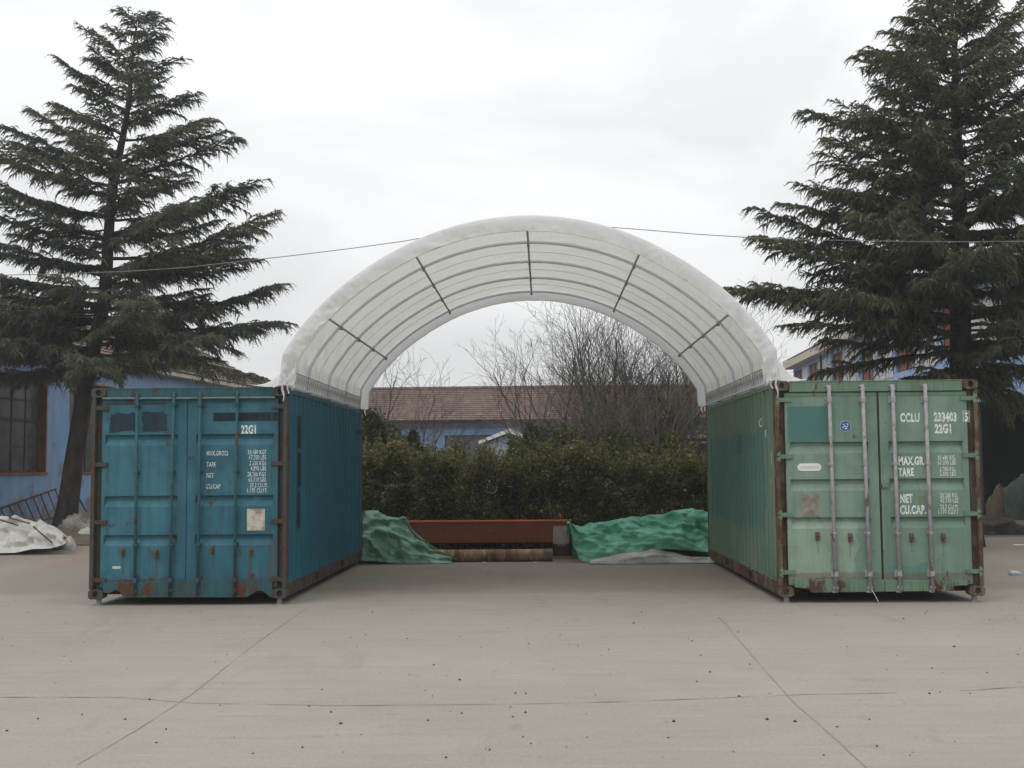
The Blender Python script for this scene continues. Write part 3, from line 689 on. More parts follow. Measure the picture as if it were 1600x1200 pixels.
# base rails, skirts, lacing
for s_ in (-1, 1):
    xf = XZ(s_*AMAX, 0)[0]; zt = CHH+FOOT
    b = MB(); b.tube([(xf, Y0-.05, zt+.028), (xf, Y1+.05, zt+.028)], .024, 8); b.build('base_rail', PIPE, sh, world=True, smooth=True)
    for y in YS:
        b = MB(); b.box(xf-.06, xf+.06, y-.05, y+.05, zt-.004, zt+.008); b.box(xf-.014, xf+.014, y-.06, y-.03, zt+.008, zt+.06)
        b.build('foot_plate', GALV, sh, world=True)
    pts = []; n = 96
    for k in range(n+1): y = Y0+.05+(Y1-Y0-.1)*k/n; pts.append((xf-s_*(.03+.004*(k % 2)), y, zt+(.04 if k % 2 else .21)+.01*mnoise.noise(Vector((k*1.7, s_, 0)))))
    b = MB(); b.tube(pts, .0055, 5); b.tube([(xf-s_*.034, Y0+.05, zt+.21), (xf-s_*.034, (Y0+Y1)/2, zt+.205), (xf-s_*.034, Y1-.05, zt+.21)], .007, 5); b.build('lacing', simple('lacing cord', (.36, .36, .35), None, 9, .8), sh, world=True)
    # tail of the cover fanned out over the container roof
    P = []
    for j in range(25):
        v = j/24; y = Y0-.06+v*.5; row = []
        for k in range(17):
            u = k/16; x = xf+s_*(.03+u*.34*(1-.35*v)); z = zt+.014+((.13 if s_ < 0 else .24)*(1-u)**2.6)*(1-.3*v)+.012*mnoise.noise(Vector((u*6, v*6, s_*3)))*(1-u)+.006*abs(mnoise.noise(Vector((u*9, v*4, 2))))
            row.append((x, y, z))
        P.append(row if s_ < 0 else row[::-1])
    MB().grid(P).build('cover_tail', BAND, sh, world=True, smooth=True)
    # knotted tie ends hanging over the corner
    xi = (-5.583+CW) if s_ < 0 else 2.811
    for (yy, k0) in ((Y0-.09, 0), (Y1+.14, 1)):
        if k0 == 1: yy = Y1+.16
        b = MB(); q = xi-s_*.035
        def strip(dx, dy, L, wd, ph):
            P = []
            for j in range(12):
                z = zt+.05-L*j/11; c = (q+dx+.012*math.sin(j*.6+ph), yy+dy+.012*math.cos(j*.7+ph), z)
                wv = wd*(.6+.6*math.sin(math.pi*min(1, j/9)))
                P.append([(c[0]-wv, c[1]+.006*math.sin(j), z), (c[0], c[1]-.012, z), (c[0]+wv, c[1]+.004, z+.008)])
            b.grid(P)
        strip(0, 0, .15, .009, 1); strip(s_*.06, -.01, .24 if k0 == 0 else .2, .011, 2.4)
        if k0 == 0: strip(-s_*.05, .03, .11, .013, 4)
        b.tube([(xf, yy+.05, zt+.2), (q+s_*.03, yy, zt+.08), (q, yy-.004, zt+.03)], .009, 6)
        b.build('tie_end', BAND, sh, world=True, smooth=True)

# overhead cable lying across the canopy
yc = 14.75
b = MB(); pts = []
for (px, py) in ((-260, 436), (-100, 434), (0, 430), (100, 428), (200, 424), (290, 418), (380, 408), (460, 399), (550, 388), (630, 377)): p = on_y(px, py, yc); pts.append(p)
for a in (-7, -3, 1, 4): r_ = RA+.052; pts.append(Vector((XC+r_*math.sin(R(a)), yc, ZC+r_*math.cos(R(a)))))
for (px, py) in ((980, 357), (1090, 366), (1200, 373), (1330, 376), (1480, 378), (1600, 377), (1760, 373), (1900, 366)): pts.append(on_y(px, py, yc))
b.tube(pts, .005, 6); tag(b.build('overhead_cable', CABLE, smooth=True), 'thin grey cable strung across the sky and over the canopy', 'cable')

# ------------------------------------------------------------------ tarps, beam, pipe
def fold_noise(u, v, s):
    n = 0; a = 1; f = 1
    for o in range(4):
        q = mnoise.noise(Vector((u*f, v*f, s+o*7))); n += a*(1-abs(q)*2.2); a *= .5; f *= 2.1
    return n
def _h(i, j, s): return (math.sin(i*127.1+j*311.7+s*74.7)*43758.5453) % 1
def crumple(p, s):      # flat facets meeting in sharp creases
    x = p.x+.35*mnoise.noise(Vector((p.x*.8, p.y*.8, s)))+s; y = p.y+p.z*.5+.35*mnoise.noise(Vector((p.x*.8, p.y*.8, s+9)))
    i, j = math.floor(x), math.floor(y); u, v = x-i, y-j
    a, b_, c, d = _h(i, j, s), _h(i+1, j, s), _h(i, j+1, s), _h(i+1, j+1, s)
    return (a+(b_-a)*u+(c-a)*v) if u+v < 1 else (d+(c-d)*(1-u)+(b_-d)*(1-v))
def interp(pts, x):
    for (x0, y0), (x1, y1) in zip(pts[:-1], pts[1:]):
        if x <= x1: return y0+(y1-y0)*max(0, (x-x0)/(x1-x0))
    return pts[-1][1]
def tarp(name, label, cat, top, bot, Yt, Yb, mat, seed, amp=.07, nx=170, nv=90, back=.5, tiers=3.4, slant=.55):
    x0, x1 = top[0][0], top[-1][0]; P = []
    for j in range(nv+1):
        v = j/nv; row = []
        for i in range(nx+1):
            px = x0+(x1-x0)*i/nx
            T = on_y(px, interp(top, px), Yt); Bq = on_y(px, interp(bot, px), Yb)
            if Bq.z < .012: Bq.z = .012
            if v < .25:
                q = v/.25; p = Vector((T.x, Yt+back*(1-q), max(.02, T.z*q**.6)))
            else:
                q = (v-.25)/.75; p = Vector((Bq.x*q+T.x*(1-q), Yt+(Yb-Yt)*(q**.85), T.z*(1-q)+Bq.z*q+(.06*math.sin(q*math.pi))))
            ed = min(1, min(v, 1-v)*9)
            w_ = .25*mnoise.noise(Vector((p.x*1.1, p.z*2, seed)))
            f = crumple(Vector((p.x*2.0+p.z*2.6+w_, p.z*4.4-p.x*1.1+w_, p.y*.5)), seed)-.5
            f2 = crumple(Vector((p.x*4.6-p.z*3.3, p.z*9+p.x*1.9+w_*2, p.y)), seed+20)-.5
            f3 = crumple(Vector((p.x*12+p.z*5, p.z*17-p.x*4, p.y*2)), seed+9)-.5
            ph = v*tiers+p.x*slant+.55*mnoise.noise(Vector((p.x*1.6, v*1.5, seed+4)))+.12*mnoise.noise(Vector((p.x*6, v*5, seed)))
            tt = ph % 1; lip = tt**1.3 if tt < .86 else (.86**1.3)*(1-tt)/.14
            lip *= .55+.9*max(0, mnoise.noise(Vector((p.x*1.1, math.floor(ph)*3.3, seed+1)))+.35)
            d = amp*(f*2.5+f2*1.9+f3*.75)*(.35+.65*ed)+amp*.95*(lip-.35)*ed
            p.y -= d; p.z += d*.45*ed; p.z = max(p.z, .008+.004*v); p.x += .02*mnoise.noise(Vector((p.z*7, i*.1, seed)))
            row.append(p)
        P.append(row)
    b = MB().grid(P); o = b.build(name, mat, smooth=True)
    c = Vector((sum(v[0] for v in b.v)/len(b.v), sum(v[1] for v in b.v)/len(b.v), 0))
    return tag(o, label, cat)
def tarp_mat(name, c0, c1, gloss=.38, c2=None):
    m = Mat(name); c = m.ramp(m.noise(1.8, 5, .6), .35, .66, c0, c1)
    c = m.mix(m.math('MULTIPLY', m.ramp(m.noise(5, 7, .75), .5, .7), .6), c, c2 or (.25, .26, .2))
    c = m.mix(m.math('MULTIPLY', m.ramp(m.noise(2.2, 7, .7, offset=(4, 2, 8)), .56, .7), .4), c, tuple(x*.45+.02 for x in c0))
    wv = m.noise(7, 7, .7, dist=2.0)
    m.col(c).rough(gloss); m.bump(m.math('SUBTRACT', 1, m.math('ABSOLUTE', m.math('SUBTRACT', wv, .5))), .6, .03); return m.m
GT = tarp_mat('green tarpaulin', (.12, .38, .26), (.075, .29, .19), c2=(.25, .47, .37))
GT2 = tarp_mat('faded green tarpaulin', (.17, .33, .24), (.11, .23, .165), c2=(.30, .38, .31))
tarp('tarpaulin', 'crumpled faded green tarpaulin heap behind the blue container', 'tarpaulin',
     [(480, 815), (555, 806), (575, 800), (590, 799), (605, 808), (625, 812), (636, 810), (643, 824), (655, 836), (666, 842), (672, 852), (690, 858), (702, 864), (706, 874)],
     [(480, 870), (570, 876), (600, 878), (640, 884), (670, 885), (695, 884), (706, 880)], 20.95, 20.3, GT2, 3, .12)
tarp('tarpaulin', 'bright green tarpaulin draped in folds by the green container', 'tarpaulin',
     [(886, 812), (893, 815), (905, 817), (935, 813), (960, 812), (990, 807), (1020, 806), (1050, 800), (1062, 795), (1085, 792), (1102, 796), (1150, 800), (1200, 806)],
     [(890, 818), (895, 850), (905, 874), (925, 884), (950, 878), (985, 866), (1040, 857), (1100, 862), (1150, 870), (1200, 874)], 21.0, 20.35, GT, 12, .10, tiers=2.3, slant=-.6)
tarp('plastic_sheet', 'dirty grey white plastic sheet poking out under the bright green tarpaulin', 'plastic sheet',
     [(922, 881), (950, 872), (985, 862), (1030, 858), (1065, 864), (1095, 872), (1150, 876)],
     [(922, 886), (960, 886), (1010, 885), (1060, 882), (1110, 882), (1150, 882)], 20.42, 20.0, tarp_mat('dirty plastic', (.42, .41, .39), (.30, .28, .26), .5, (.18, .16, .14)), 31, .04, 70, 24, .2)
# orange beam with its lower flange and end stub
p0 = on_y(600, 816, 21.35); p1 = on_y(893, 816, 21.35); zt = p0.z; zb = on_y(760, 848, 21.35).z
ORANGE = paint('orange primer', (.20, .055, .028), (.14, .042, .024), .35, (), .3, 0, .55)
OTOP = paint('orange top', (.42, .10, .05), (.32, .08, .04), .2, (), .1, 0, .5)
st = thing('steel_beam', ((p0.x+p1.x)/2, 21.5, 0), 'orange painted steel box beam lying in front of the hedge', 'steel beam')
b = MB(); b.box(p0.x, p1.x, 21.36, 21.75, zb, zt-.012); b.build('web', ORANGE, st, True, bevel=.006)
b = MB(); b.box(p0.x, p1.x+.004, 21.34, 21.77, zt-.012+.001, zt+.012); b.build('top_flange', OTOP, st, True, bevel=.004)
b = MB(); b.box(p1.x-.33, p1.x+.002, 21.42, 21.70, 0, zb-.001); b.build('support', (DR := paint('dark red primer', (.10, .03, .02), (.06, .025, .02), .5)), st, True, bevel=.006); b = MB(); b.box(p0.x, p0.x+.33, 21.42, 21.70, 0, zb-.001); b.build('support', DR, st, True, bevel=.006)
q0 = on_y(864, 822, 21.35); q1 = on_y(889, 850, 21.35); b = MB(); b.box(q0.x, q1.x, 21.352, 21.3595, q1.z, q0.z); b.build('pale_patch', simple('pale grey patch', (.36, .35, .32), (.26, .22, .19), 6, .8), st, True)
q0 = on_y(871, 849.5, 21.4); q1 = on_y(884, 854, 21.4); b = MB(); b.box(q0.x, q1.x, 21.412, 21.4195, q1.z, q0.z); b.build('stencil_mark', simple('pale mark', (.25, .24, .22), None, 60, .8), st, True)
b = MB(); hx = on_y(772, 834, 21.35); b.tube([(hx.x, 21.37, hx.z), (hx.x, 21.356, hx.z)], .017, 10); b.build('bolt_hole', DARK, st, True)
# rusty mottled pipe
def pipe_mat():
    m = Mat('mottled pipe'); c = m.ramp(m.noise(2.2, 7, .7, stretch=(3, 1, 1)), .35, .62, (.27, .185, .105), (.10, .045, .028)); c = m.mix(m.ramp(m.noise(5, 5, .7, stretch=(2, 1, 1), offset=(4, 4, 4)), .55, .65), c, (.33, .27, .17))
    m.col(c).rough(.8); m.bump(m.noise(20, 5), .4, .01); return m.m
a = on_y(640, 869, 20.75); c = on_y(863, 869, 20.75); r_ = .105
pp = thing('pipe', ((a.x+c.x)/2, 20.75, 0), 'mottled rusty tan pipe lying on the concrete before the orange beam', 'pipe')
b = MB(); n = 20; prof = [(a.x, r_), (c.x-.16, r_), (c.x-.155, r_*1.04), (c.x, r_*1.04), (c.x, r_*.82), (c.x-.6, r_*.82)]
P = [[(x, 20.75+q*math.cos(2*math.pi*k/n), r_*1.04+.0+q*math.sin(2*math.pi*k/n)) for k in range(n+1)] for x, q in prof]
b.grid(P).build('pipe_wall', pipe_mat(), pp, True, smooth=False)
b = MB(); P = [[(x, 20.75+q*math.cos(2*math.pi*k/n), r_*1.04+q*math.sin(2*math.pi*k/n)) for k in range(n+1)] for x, q in ((c.x-.155, r_*1.05), (c.x+.004, r_*1.05), (c.x+.004, r_*.8))]
b.grid(P).build('pipe_collar', simple('pipe collar', (.16, .12, .10), (.07, .05, .04), 9, .8), pp, True)
# ground litter in front of the pipe
for (px, py, s, lab) in ((757, 880, .035, 'small white scrap on the concrete in front of the pipe middle'), (836, 880, .04, 'small white scrap on the concrete near the pipe collar')):
    p = on_z(px, py, 0); b = MB(); vs = [(p.x+s*math.cos(k*1.05)*random.uniform(.6, 1.3), p.y+s*math.sin(k*1.05), .004+.012*random.random()) for k in range(6)]+[(p.x, p.y, .03)]
    b.add(vs, [(k, (k+1) % 6, 6) for k in range(6)]); tag(b.build('litter_scrap', simple('scrap white', (.55, .55, .52), None, 20, .8)), lab, 'litter')

# ------------------------------------------------------------------ leaf clouds
def mesh_np(name, V, Fq, mat, parent=None, tone=None, tri=None):
    me = bpy.data.meshes.new(name); V = np.asarray(V, np.float32)
    nq = len(Fq); nt_ = 0 if tri is None else len(tri)
    me.vertices.add(len(V)); me.vertices.foreach_set('co', V.ravel())
    idx = np.concatenate([np.asarray(Fq, np.int32).ravel()]+([np.asarray(tri, np.int32).ravel()] if nt_ else []))
    tot = np.concatenate([np.full(nq, 4, np.int32), np.full(nt_, 3, np.int32)]); st_ = np.concatenate([[0], np.cumsum(tot)[:-1]]).astype(np.int32)
    me.loops.add(len(idx)); me.loops.foreach_set('vertex_index', idx); me.polygons.add(nq+nt_); me.polygons.foreach_set('loop_start', st_); me.polygons.foreach_set('loop_total', tot)
    me.update(calc_edges=True)
    if tone is not None:
        at = me.attributes.new('tone', 'FLOAT', 'POINT'); at.data.foreach_set('value', np.asarray(tone, np.float32))
    return link_mesh(name, me, mat, parent)
def norm(a): return a/np.maximum(1e-9, np.linalg.norm(a, axis=1, keepdims=True))
def leaf_quads(C, size, tone, updir=.0):
    n = len(C); d = norm(rng.normal(size=(n, 3))+np.array([0, 0, updir])); e = norm(np.cross(d, rng.normal(size=(n, 3)))); s = size[:, None]
    V = np.stack([C-d*s, C+e*s*.55, C+d*s, C-e*s*.55], 1).reshape(-1, 3); Fq = np.arange(4*n).reshape(n, 4); return V, Fq, np.repeat(tone, 4)
def clump_noise(C, sc_, seed):
    return np.array([mnoise.noise(Vector((c[0]*sc_, c[1]*sc_, c[2]*sc_+seed))) for c in C])

def hedge():
    root = thing('hedge', (0, 22.6, 0), 'dense olive green leafy hedge running behind the beam and tarpaulins', 'hedge')
    n = 190000; x = rng.uniform(-6.6, 6.4, n); 
    topf = lambda X: 1.66+.10*np.sin(X*1.3+1)+.10*np.sin(X*3.1)+.08*np.sin(X*6.7+2)+.07*np.sin(X*11+1)+.05*np.sin(X*19)+.32*np.exp(-((X+2.6)/.7)**2)
    t = topf(x); u = rng.uniform(0, 1, n)
    z = t*(1-rng.power(1.7, n)*0) ; z = t*np.power(u, .95)
    dy = .95*np.sqrt(np.clip(1-np.power(np.clip(z/t, 0, 1), 3.5), .05, 1))
    s = np.where(rng.uniform(0, 1, n) < .72, -1, 1)*np.power(rng.uniform(0, 1, n), .35)
    y = 22.75+s*dy*np.where(rng.uniform(0, 1, n) < .25, rng.uniform(0, 1, n), 1)
    C = np.stack([x, y, z], 1); nn = clump_noise(C, 2.3, 3)+.6*clump_noise(C, 6, 9)
    C[:, 1] -= nn*.34; C[:, 2] += nn*.20*(C[:, 2]/1.7)
    keep = (nn+rng.uniform(-.5, .5, n)) > -.36; C = C[keep]; nn = nn[keep]
    # sprigs that stand up from the top
    ns = 2600; sxp = rng.uniform(-6.5, 6.4, ns); sy = 22.75+rng.uniform(-.75, .6, ns); hL = rng.uniform(.08, .36, ns)+rng.exponential(.09, ns)
    S = []
    for i in range(ns):
        k = int(hL[i]/.022); zz = topf(sxp[i])*.94; lean = rng.normal(size=2)*.25
        for j in range(k): f = j/k*hL[i]; S.append((sxp[i]+lean[0]*f+rng.normal()*.012, sy[i]+lean[1]*f+rng.normal()*.012, zz+f))
    S = np.array(S); tone = np.clip(.34+.36*nn+rng.normal(size=len(C))*.20+(rng.uniform(size=len(C)) < .07)*.5, 0, 1)
    ts = np.clip(.62+rng.normal(size=len(S))*.2, 0, 1)
    C = np.concatenate([C, S]); tone = np.concatenate([tone, ts])
    # a few dry pale leaf bunches
    V, Fq, T = leaf_quads(C-np.array([0, 22.6, 0]), rng.uniform(.018, .044, len(C)), tone, .3)
    mesh_np('foliage', V, Fq, HEDGE, root, T)
    b = MB()
    for i in range(260):
        x0 = random.uniform(-6.4, 6.2); y0 = 22.7+random.uniform(-.5, .5)
        for k in range(2):
            q = Vector((x0, y0, .1)); pts = [q.copy()]; d = Vector((random.gauss(0, .35), random.gauss(0, .35), 1))
            for j in range(4): q += d*.38; d += Vector((random.gauss(0, .2), random.gauss(0, .2), 0)); pts.append(q.copy())
            b.tube(pts, [.014, .011, .008, .006, .003], 4, False)
    b.build('stems', BARK, root, True)
hedge()

def shrub(px, pytop, Y, hw, label, n, seed, cols=None, size=(.02, .045), shape='cone', upd=.4, base=0.0, tb=.3):
    tp = on_y(px, pytop, Y); H = tp.z; root = thing('shrub', (tp.x, Y, 0), label, 'shrub', 'shrubs rising behind the hedge')
    z = H*np.power(rng.uniform(0, 1, n), .8); f = z/H
    rad = hw*(np.sqrt(np.clip(1-f**2.4, .01, 1)) if shape == 'round' else (1-f*.8)**.7)
    a = rng.uniform(0, 2*math.pi, n); r_ = rad*np.power(rng.uniform(0, 1, n), .4)
    C = np.stack([r_*np.cos(a), r_*np.sin(a), z], 1); nn = clump_noise(C, 2.6, seed)+.5*clump_noise(C, 6.5, seed+3)
    C[:, :2] *= (1+.75*nn)[:, None]; C[:, 2] *= 1+.22*nn; C[:, 2] += rng.exponential(.05, n)*(rng.uniform(size=n) < .3)
    C = C[(nn+rng.uniform(-.5, .5, n)) > -.35]; tone = np.clip(tb+.3*clump_noise(C, 3.4, seed)+rng.normal(size=len(C))*.16, 0, 1)
    V, Fq, T = leaf_quads(C, rng.uniform(size[0], size[1], len(C)), tone, upd); mesh_np('foliage', V, Fq, cols or HEDGE, root, T)
    b = MB()
    for k in range(7):
        q = Vector((random.gauss(0, .05), random.gauss(0, .05), 0)); pts = [q.copy()]; d = Vector((random.gauss(0, .2)*hw, random.gauss(0, .2)*hw, 1))
        for j in range(4): q = q+d*H*.21; pts.append(q.copy())
        b.tube(pts, [.03, .024, .018, .012, .006], 5, False)
    b.build('stem', BARK, root)
shrub(590, 662, 24.3, .75, 'tall dark rounded shrub just right of the blue container', 19000, 2, shape='round', tb=.2)
shrub(648, 684, 24.6, .45, 'slightly shorter dark shrub beside the tall rounded one', 10000, 5, shape='round', tb=.3)
shrub(700, 706, 25.2, .7, 'loose thin brownish shrub below the far blue wall', 7000, 8, shape='round', tb=.6)
shrub(825, 676, 25.6, .72, 'dark green shrub beside the small white gable', 13000, 13, shape='round', tb=.35)
shrub(880, 680, 25.9, .95, 'brownish shrub at the left foot of the bare branches', 13000, 14, shape='round', tb=.5)
shrub(960, 676, 25.3, 1.1, 'wide low dark shrub at the foot of the bare branches', 15000, 17, shape='round', tb=.4)
shrub(1035, 684, 25.2, .8, 'leafy shrub left of the dark shed', 11000, 27, shape='round', tb=.4)
shrub(1075, 712, 25.0, .7, 'lowest shrub in front of the dark shed', 8000, 19, shape='round', tb=.4)
shrub(540, 690, 25.0, .9, 'shrub mostly hidden behind the blue container', 6000, 23, shape='round', tb=.3)

# ------------------------------------------------------------------ bare trees
def bare(px, pytop, Y, nst, spread, label, seed, lo=.25, group=True, r0=.035, dens=1.0, lean=0, mat=None):
    mat = mat or TWIG
    rr = random.Random(seed); tp = on_y(px, pytop, Y); H = tp.z
    root = thing('bare_tree', (tp.x, Y, 0), label, 'tree', 'bare trees behind the hedge'); bt = MB(); bc = MB()
    def grow(b, p, d, L, r, depth):
        n = max(3, int(L/.16)); pts = [p.copy()]; rs = [r]; q = p.copy(); dd = d.normalized()
        for i in range(n):
            dd = (dd+Vector((rr.gauss(0, .09), rr.gauss(0, .09), .03+rr.gauss(0, .05)))).normalized(); q = q+dd*(L/n); pts.append(q.copy()); rs.append(max(.0030, r*(1-.8*(i+1)/n)))
            if depth > 0 and i >= n*(.3 if depth == 3 else .12) and rr.random() < (.66 if depth > 1 else .92)*dens:
                ax = dd.orthogonal().normalized(); ax = Matrix.Rotation(rr.uniform(0, 6.28), 3, dd) @ ax
                ang = rr.uniform(.45, .95); nd = dd*math.cos(ang)+ax*math.sin(ang)+Vector((0, 0, .12))
                Lc = L*rr.uniform(.34, .62)*(1.1-.5*i/n)
                grow(bc, q, nd, Lc, max(.003, rs[-1]*.62), depth-1)
        b.tube(pts, rs, 5 if r > .012 else 3, False)
    for s_ in range(nst):
        a = s_/nst*6.283+rr.uniform(-.4, .4); el = rr.uniform(.25, 1)*spread
        d = Vector((math.cos(a)*el+lean, math.sin(a)*el*.7, 1)); L = H/d.normalized().z*rr.uniform(.72, .97)
        grow(bt, Vector((math.cos(a)*.12, math.sin(a)*.12, 0)), d, L*.86, r0*rr.uniform(.7, 1.1), 3)
    bt.build('trunk', mat, root); bc.build('branches', mat, root)
bare(968, 448, 27.5, 13, .52, 'largest bare tree with fanned branches rising in the middle of the arch', 3, r0=.07, dens=.98)
bare(885, 500, 27.0, 9, .48, 'bare bushy tree left of the largest one reaching toward the arch centre', 5, r0=.055, dens=1.0)
bare(1050, 500, 28.2, 11, .5, 'bare tree right of the largest one beside the arch foot', 8, r0=.055, dens=.95)
bare(925, 570, 26.3, 14, .62, 'low spreading thicket of bare stems in front of the largest bare tree', 12, r0=.026, dens=.95, mat=TWIGL)
bare(1005, 560, 26.0, 15, .7, 'lowest bare thicket before the brick red roof on the right', 15, r0=.026, dens=.95, mat=TWIGL)
bare(1075, 575, 26.6, 9, .55, 'bare thicket rising directly beside the green container', 18, r0=.024, dens=1.1, mat=TWIGL)
bare(622, 535, 26.5, 6, .24, 'slim bare tree beside the left foot of the arch', 21, r0=.042, dens=.8)
bare(592, 570, 27.0, 6, .3, 'bare sapling partly hidden by the blue container', 25, r0=.032, dens=.9)

# ------------------------------------------------------------------ cedars
def cedar(name, Y, trunk_px, heights, tips, label, seed, mat, R0, nprim, base_r, wall=None, twd=1.0, zmin=2.2, droop=1.0, zpow=1.1):
    r = np.random.default_rng(seed); tw = [on_y(px, py, Y) for px, py in trunk_px]; tw[0].z = 0
    root = thing(name, (tw[0].x, Y, 0), label, 'tree', 'tall dark cedars beside the containers'); O = tw[0]
    tw = [p-O for p in tw]; H = tw[-1].z
    def tr(z):
        for a, b_ in zip(tw[:-1], tw[1:]):
            if z <= b_.z: q = (z-a.z)/(b_.z-a.z); return a.lerp(b_, q)
        return tw[-1].copy()
    bt = MB(); pts = []; rs = []
    for k in range(40):
        z = H*k/39; p = tr(z); pts.append(p+Vector((.03*math.sin(z*1.3), .03*math.cos(z*1.1), 0))); rs.append(max(.012, base_r*(1-z/H)**.8*(1+.35*math.exp(-z*2.2))))
    bt.tube(pts, rs, 12)
    A = []; Dv = []; Ln = []; Tn = []; Wd = []
    prims = []
    for (px, py, z0f) in tips:                        # silhouette branches
        T = on_y(px, py, Y+r.uniform(-.8, .8))-O; z0 = T.z-z0f*abs(T.x-tr(T.z).x); z0 = max(zmin, min(H*.985, z0)); prims.append((tr(z0), T))
    g = 0
    for k in range(nprim):
        f = (k+.5)/nprim; z0 = zmin+(H-zmin)*(f**zpow); fr_ = (z0-zmin)/(H-zmin); g += 2.39996+r.uniform(-.4, .4)
        Lr = R0*(heights(fr_))*r.uniform(.45, 1.0); el = .02+.55*fr_+r.uniform(-.1, .12)
        c = tr(z0); T = c+Vector((math.cos(g)*Lr, math.sin(g)*Lr, Lr*el)); prims.append((c, T))
    for c, T in prims:
        v = T-c; L = v.length
        if L < .25: continue
        if wall is not None and (c, T) not in prims[:len(tips)]:
            q = T+O-CAM; dq = q.dot(fwd); qx = 800+F*q.dot(rt)/dq; qy = 600-F*q.dot(up)/dq
            if qx < 1430 and qy > 490: continue
        if wall is not None:
            wv = Vector((O.x+T.x, O.y+T.y)); dd = wall(wv)
            if dd > -.5:
                d0 = wall(Vector((O.x+c.x, O.y+c.y))); kq = (-.5-d0)/(dd-d0)
                if kq < .25: continue
                T = c+v*kq; v = T-c; L = v.length
        hz = Vector((v.x, v.y, 0)); hn = hz.normalized() if hz.length > .01 else Vector((1, 0, 0)); side = Vector((-hn.y, hn.x, 0))
        # primary: rises then nods
        n = max(5, int(L/.22)); bow = L*r.uniform(-.07, .02); sw = L*r.uniform(-.06, .06); PP = []
        for i in range(n+1):
            s = i/n; p = c+v*s+Vector((0, 0, bow*math.sin(s*math.pi)-.06*L*max(0, s-.8)*4*(s-.8)))+side*sw*math.sin(s*3.1); p += Vector((r.normal()*.012, r.normal()*.012, r.normal()*.012)); PP.append(p)
        bt.tube(PP, [max(.006, (.012+.011*L)*(1-.9*i/n)) for i in range(n+1)], 5, False)
        bt_ = r.normal()*.13; nsub = int(L/.105*twd)+3
        for k in range(nsub):
            s = .14+.86*(k+r.uniform())/nsub
            if s > 1: s = 1
            i = min(n-1, int(s*n)); p = PP[i].lerp(PP[i+1], s*n-i); tg_ = (PP[min(n, i+1)]-PP[max(0, i-1)]).normalized()
            sd_ = side*(1 if k % 2 else -1); Ls = (.28+.30*L*(1-s)**.75*(.35+s))*r.uniform(.55, 1.15); Ls = min(Ls, 1.5)
            up_ = r.normal()*.14+.06
            d = (tg_*r.uniform(.55, 1.0)+sd_*r.uniform(.55, 1.0)+Vector((0, 0, up_))).normalized()
            if k > nsub-3: d = (tg_+sd_*.2).normalized()
            m_ = max(3, int(Ls/.085)); q = p.copy(); clump = r.normal()*.13+bt_
            sp = [q.copy()]
            for j in range(m_):
                d = (d+Vector((0, 0, -.10*droop*(j/m_)-.02))+Vector((r.normal()*.05, r.normal()*.05, r.normal()*.03))).normalized(); q2 = q+d*(Ls/m_)
                A.append(q); Dv.append(d); Ln.append(Ls/m_*1.35); Tn.append(.42+clump+.25*(j/m_)+r.normal()*.08); Wd.append(.030)
                sp.append(q2.copy())
                for w_ in range(2):
                    if r.uniform() < .93:
                        pd = d.cross(Vector((0, 0, 1))); pd = (pd.normalized() if pd.length > .01 else side)*(1 if w_ else -1)
                        dt = (d*r.uniform(.5, 1.1)+pd*r.uniform(.3, .9)+Vector((0, 0, r.uniform(-.55, .15)*droop))).normalized()
                        A.append(q+d*(Ls/m_)*r.uniform()); Dv.append(dt); Ln.append(r.uniform(.13, .33)*(1.15-.35*j/m_)); Tn.append(.45+clump+r.normal()*.13); Wd.append(.018)
                q = q2
            bt.tube(sp, [.008]+[.005]*(len(sp)-2)+[.003], 3, False)
    bt.build('trunk', BARK, root, smooth=True)
    A = np.array([tuple(a) for a in A]); Dv = norm(np.array([tuple(a) for a in Dv])); Ln = np.array(Ln); Tn = np.array(Tn); Wd = np.array(Wd)*r.uniform(.7, 1.3, len(A))
    n = len(A); Vs = []; Qs = []; Ts = []; Tt = []; base = 0
    # every twig: a drooping tapered spray of three-step ribbon + needle tufts
    side = norm(np.cross(Dv, r.normal(size=(n, 3)))); g3 = np.array([0, 0, -1.])
    m1 = A+Dv*(Ln*.5)[:, None]; tip = A+Dv*(Ln*.95)[:, None]+g3*(Ln*.38)[:, None]
    W = Wd[:, None]
    V = np.stack([A-side*W*.5, A+side*W*.5, m1+side*W, m1-side*W, tip], 1).reshape(-1, 3); i0 = np.arange(n)*5
    Q = np.stack([i0, i0+1, i0+2, i0+3], 1); T3 = np.stack([i0+3, i0+2, i0+4], 1); tone = np.repeat(Tn, 5); tone = tone.reshape(n, 5); tone[:, 4] += .18; tone = tone.ravel()
    Vs.append(V); Qs.append(Q); Tt.append(T3); Ts.append(tone); base = len(V)
    nt2 = 5
    for k in range(nt2):
        s = (k+.3+r.uniform(0, .6, n))/nt2; c = A+Dv*(Ln*s)[:, None]+g3*(Ln*.38*s*s)[:, None]; d = norm(Dv*.7+r.normal(size=(n, 3))*.75); ln_ = r.uniform(.035, .065, n)[:, None]; e = norm(np.cross(d, r.normal(size=(n, 3))))*.009
        V = np.stack([c-e, c+e, c+d*ln_], 1).reshape(-1, 3); i0 = np.arange(n)*3+base; Tt.append(np.stack([i0, i0+1, i0+2], 1)); Vs.append(V); Ts.append(np.repeat(Tn+.06, 3)); base += len(V)
    V = np.concatenate(Vs); mesh_np('crown', V, np.concatenate(Qs), mat, root, np.clip(np.concatenate(Ts), 0, 1), np.concatenate(Tt))
    print(name, 'twigs', n, 'verts', len(V))
    return root
def prof_l(f): return (1-f)**.80*1.0+.05
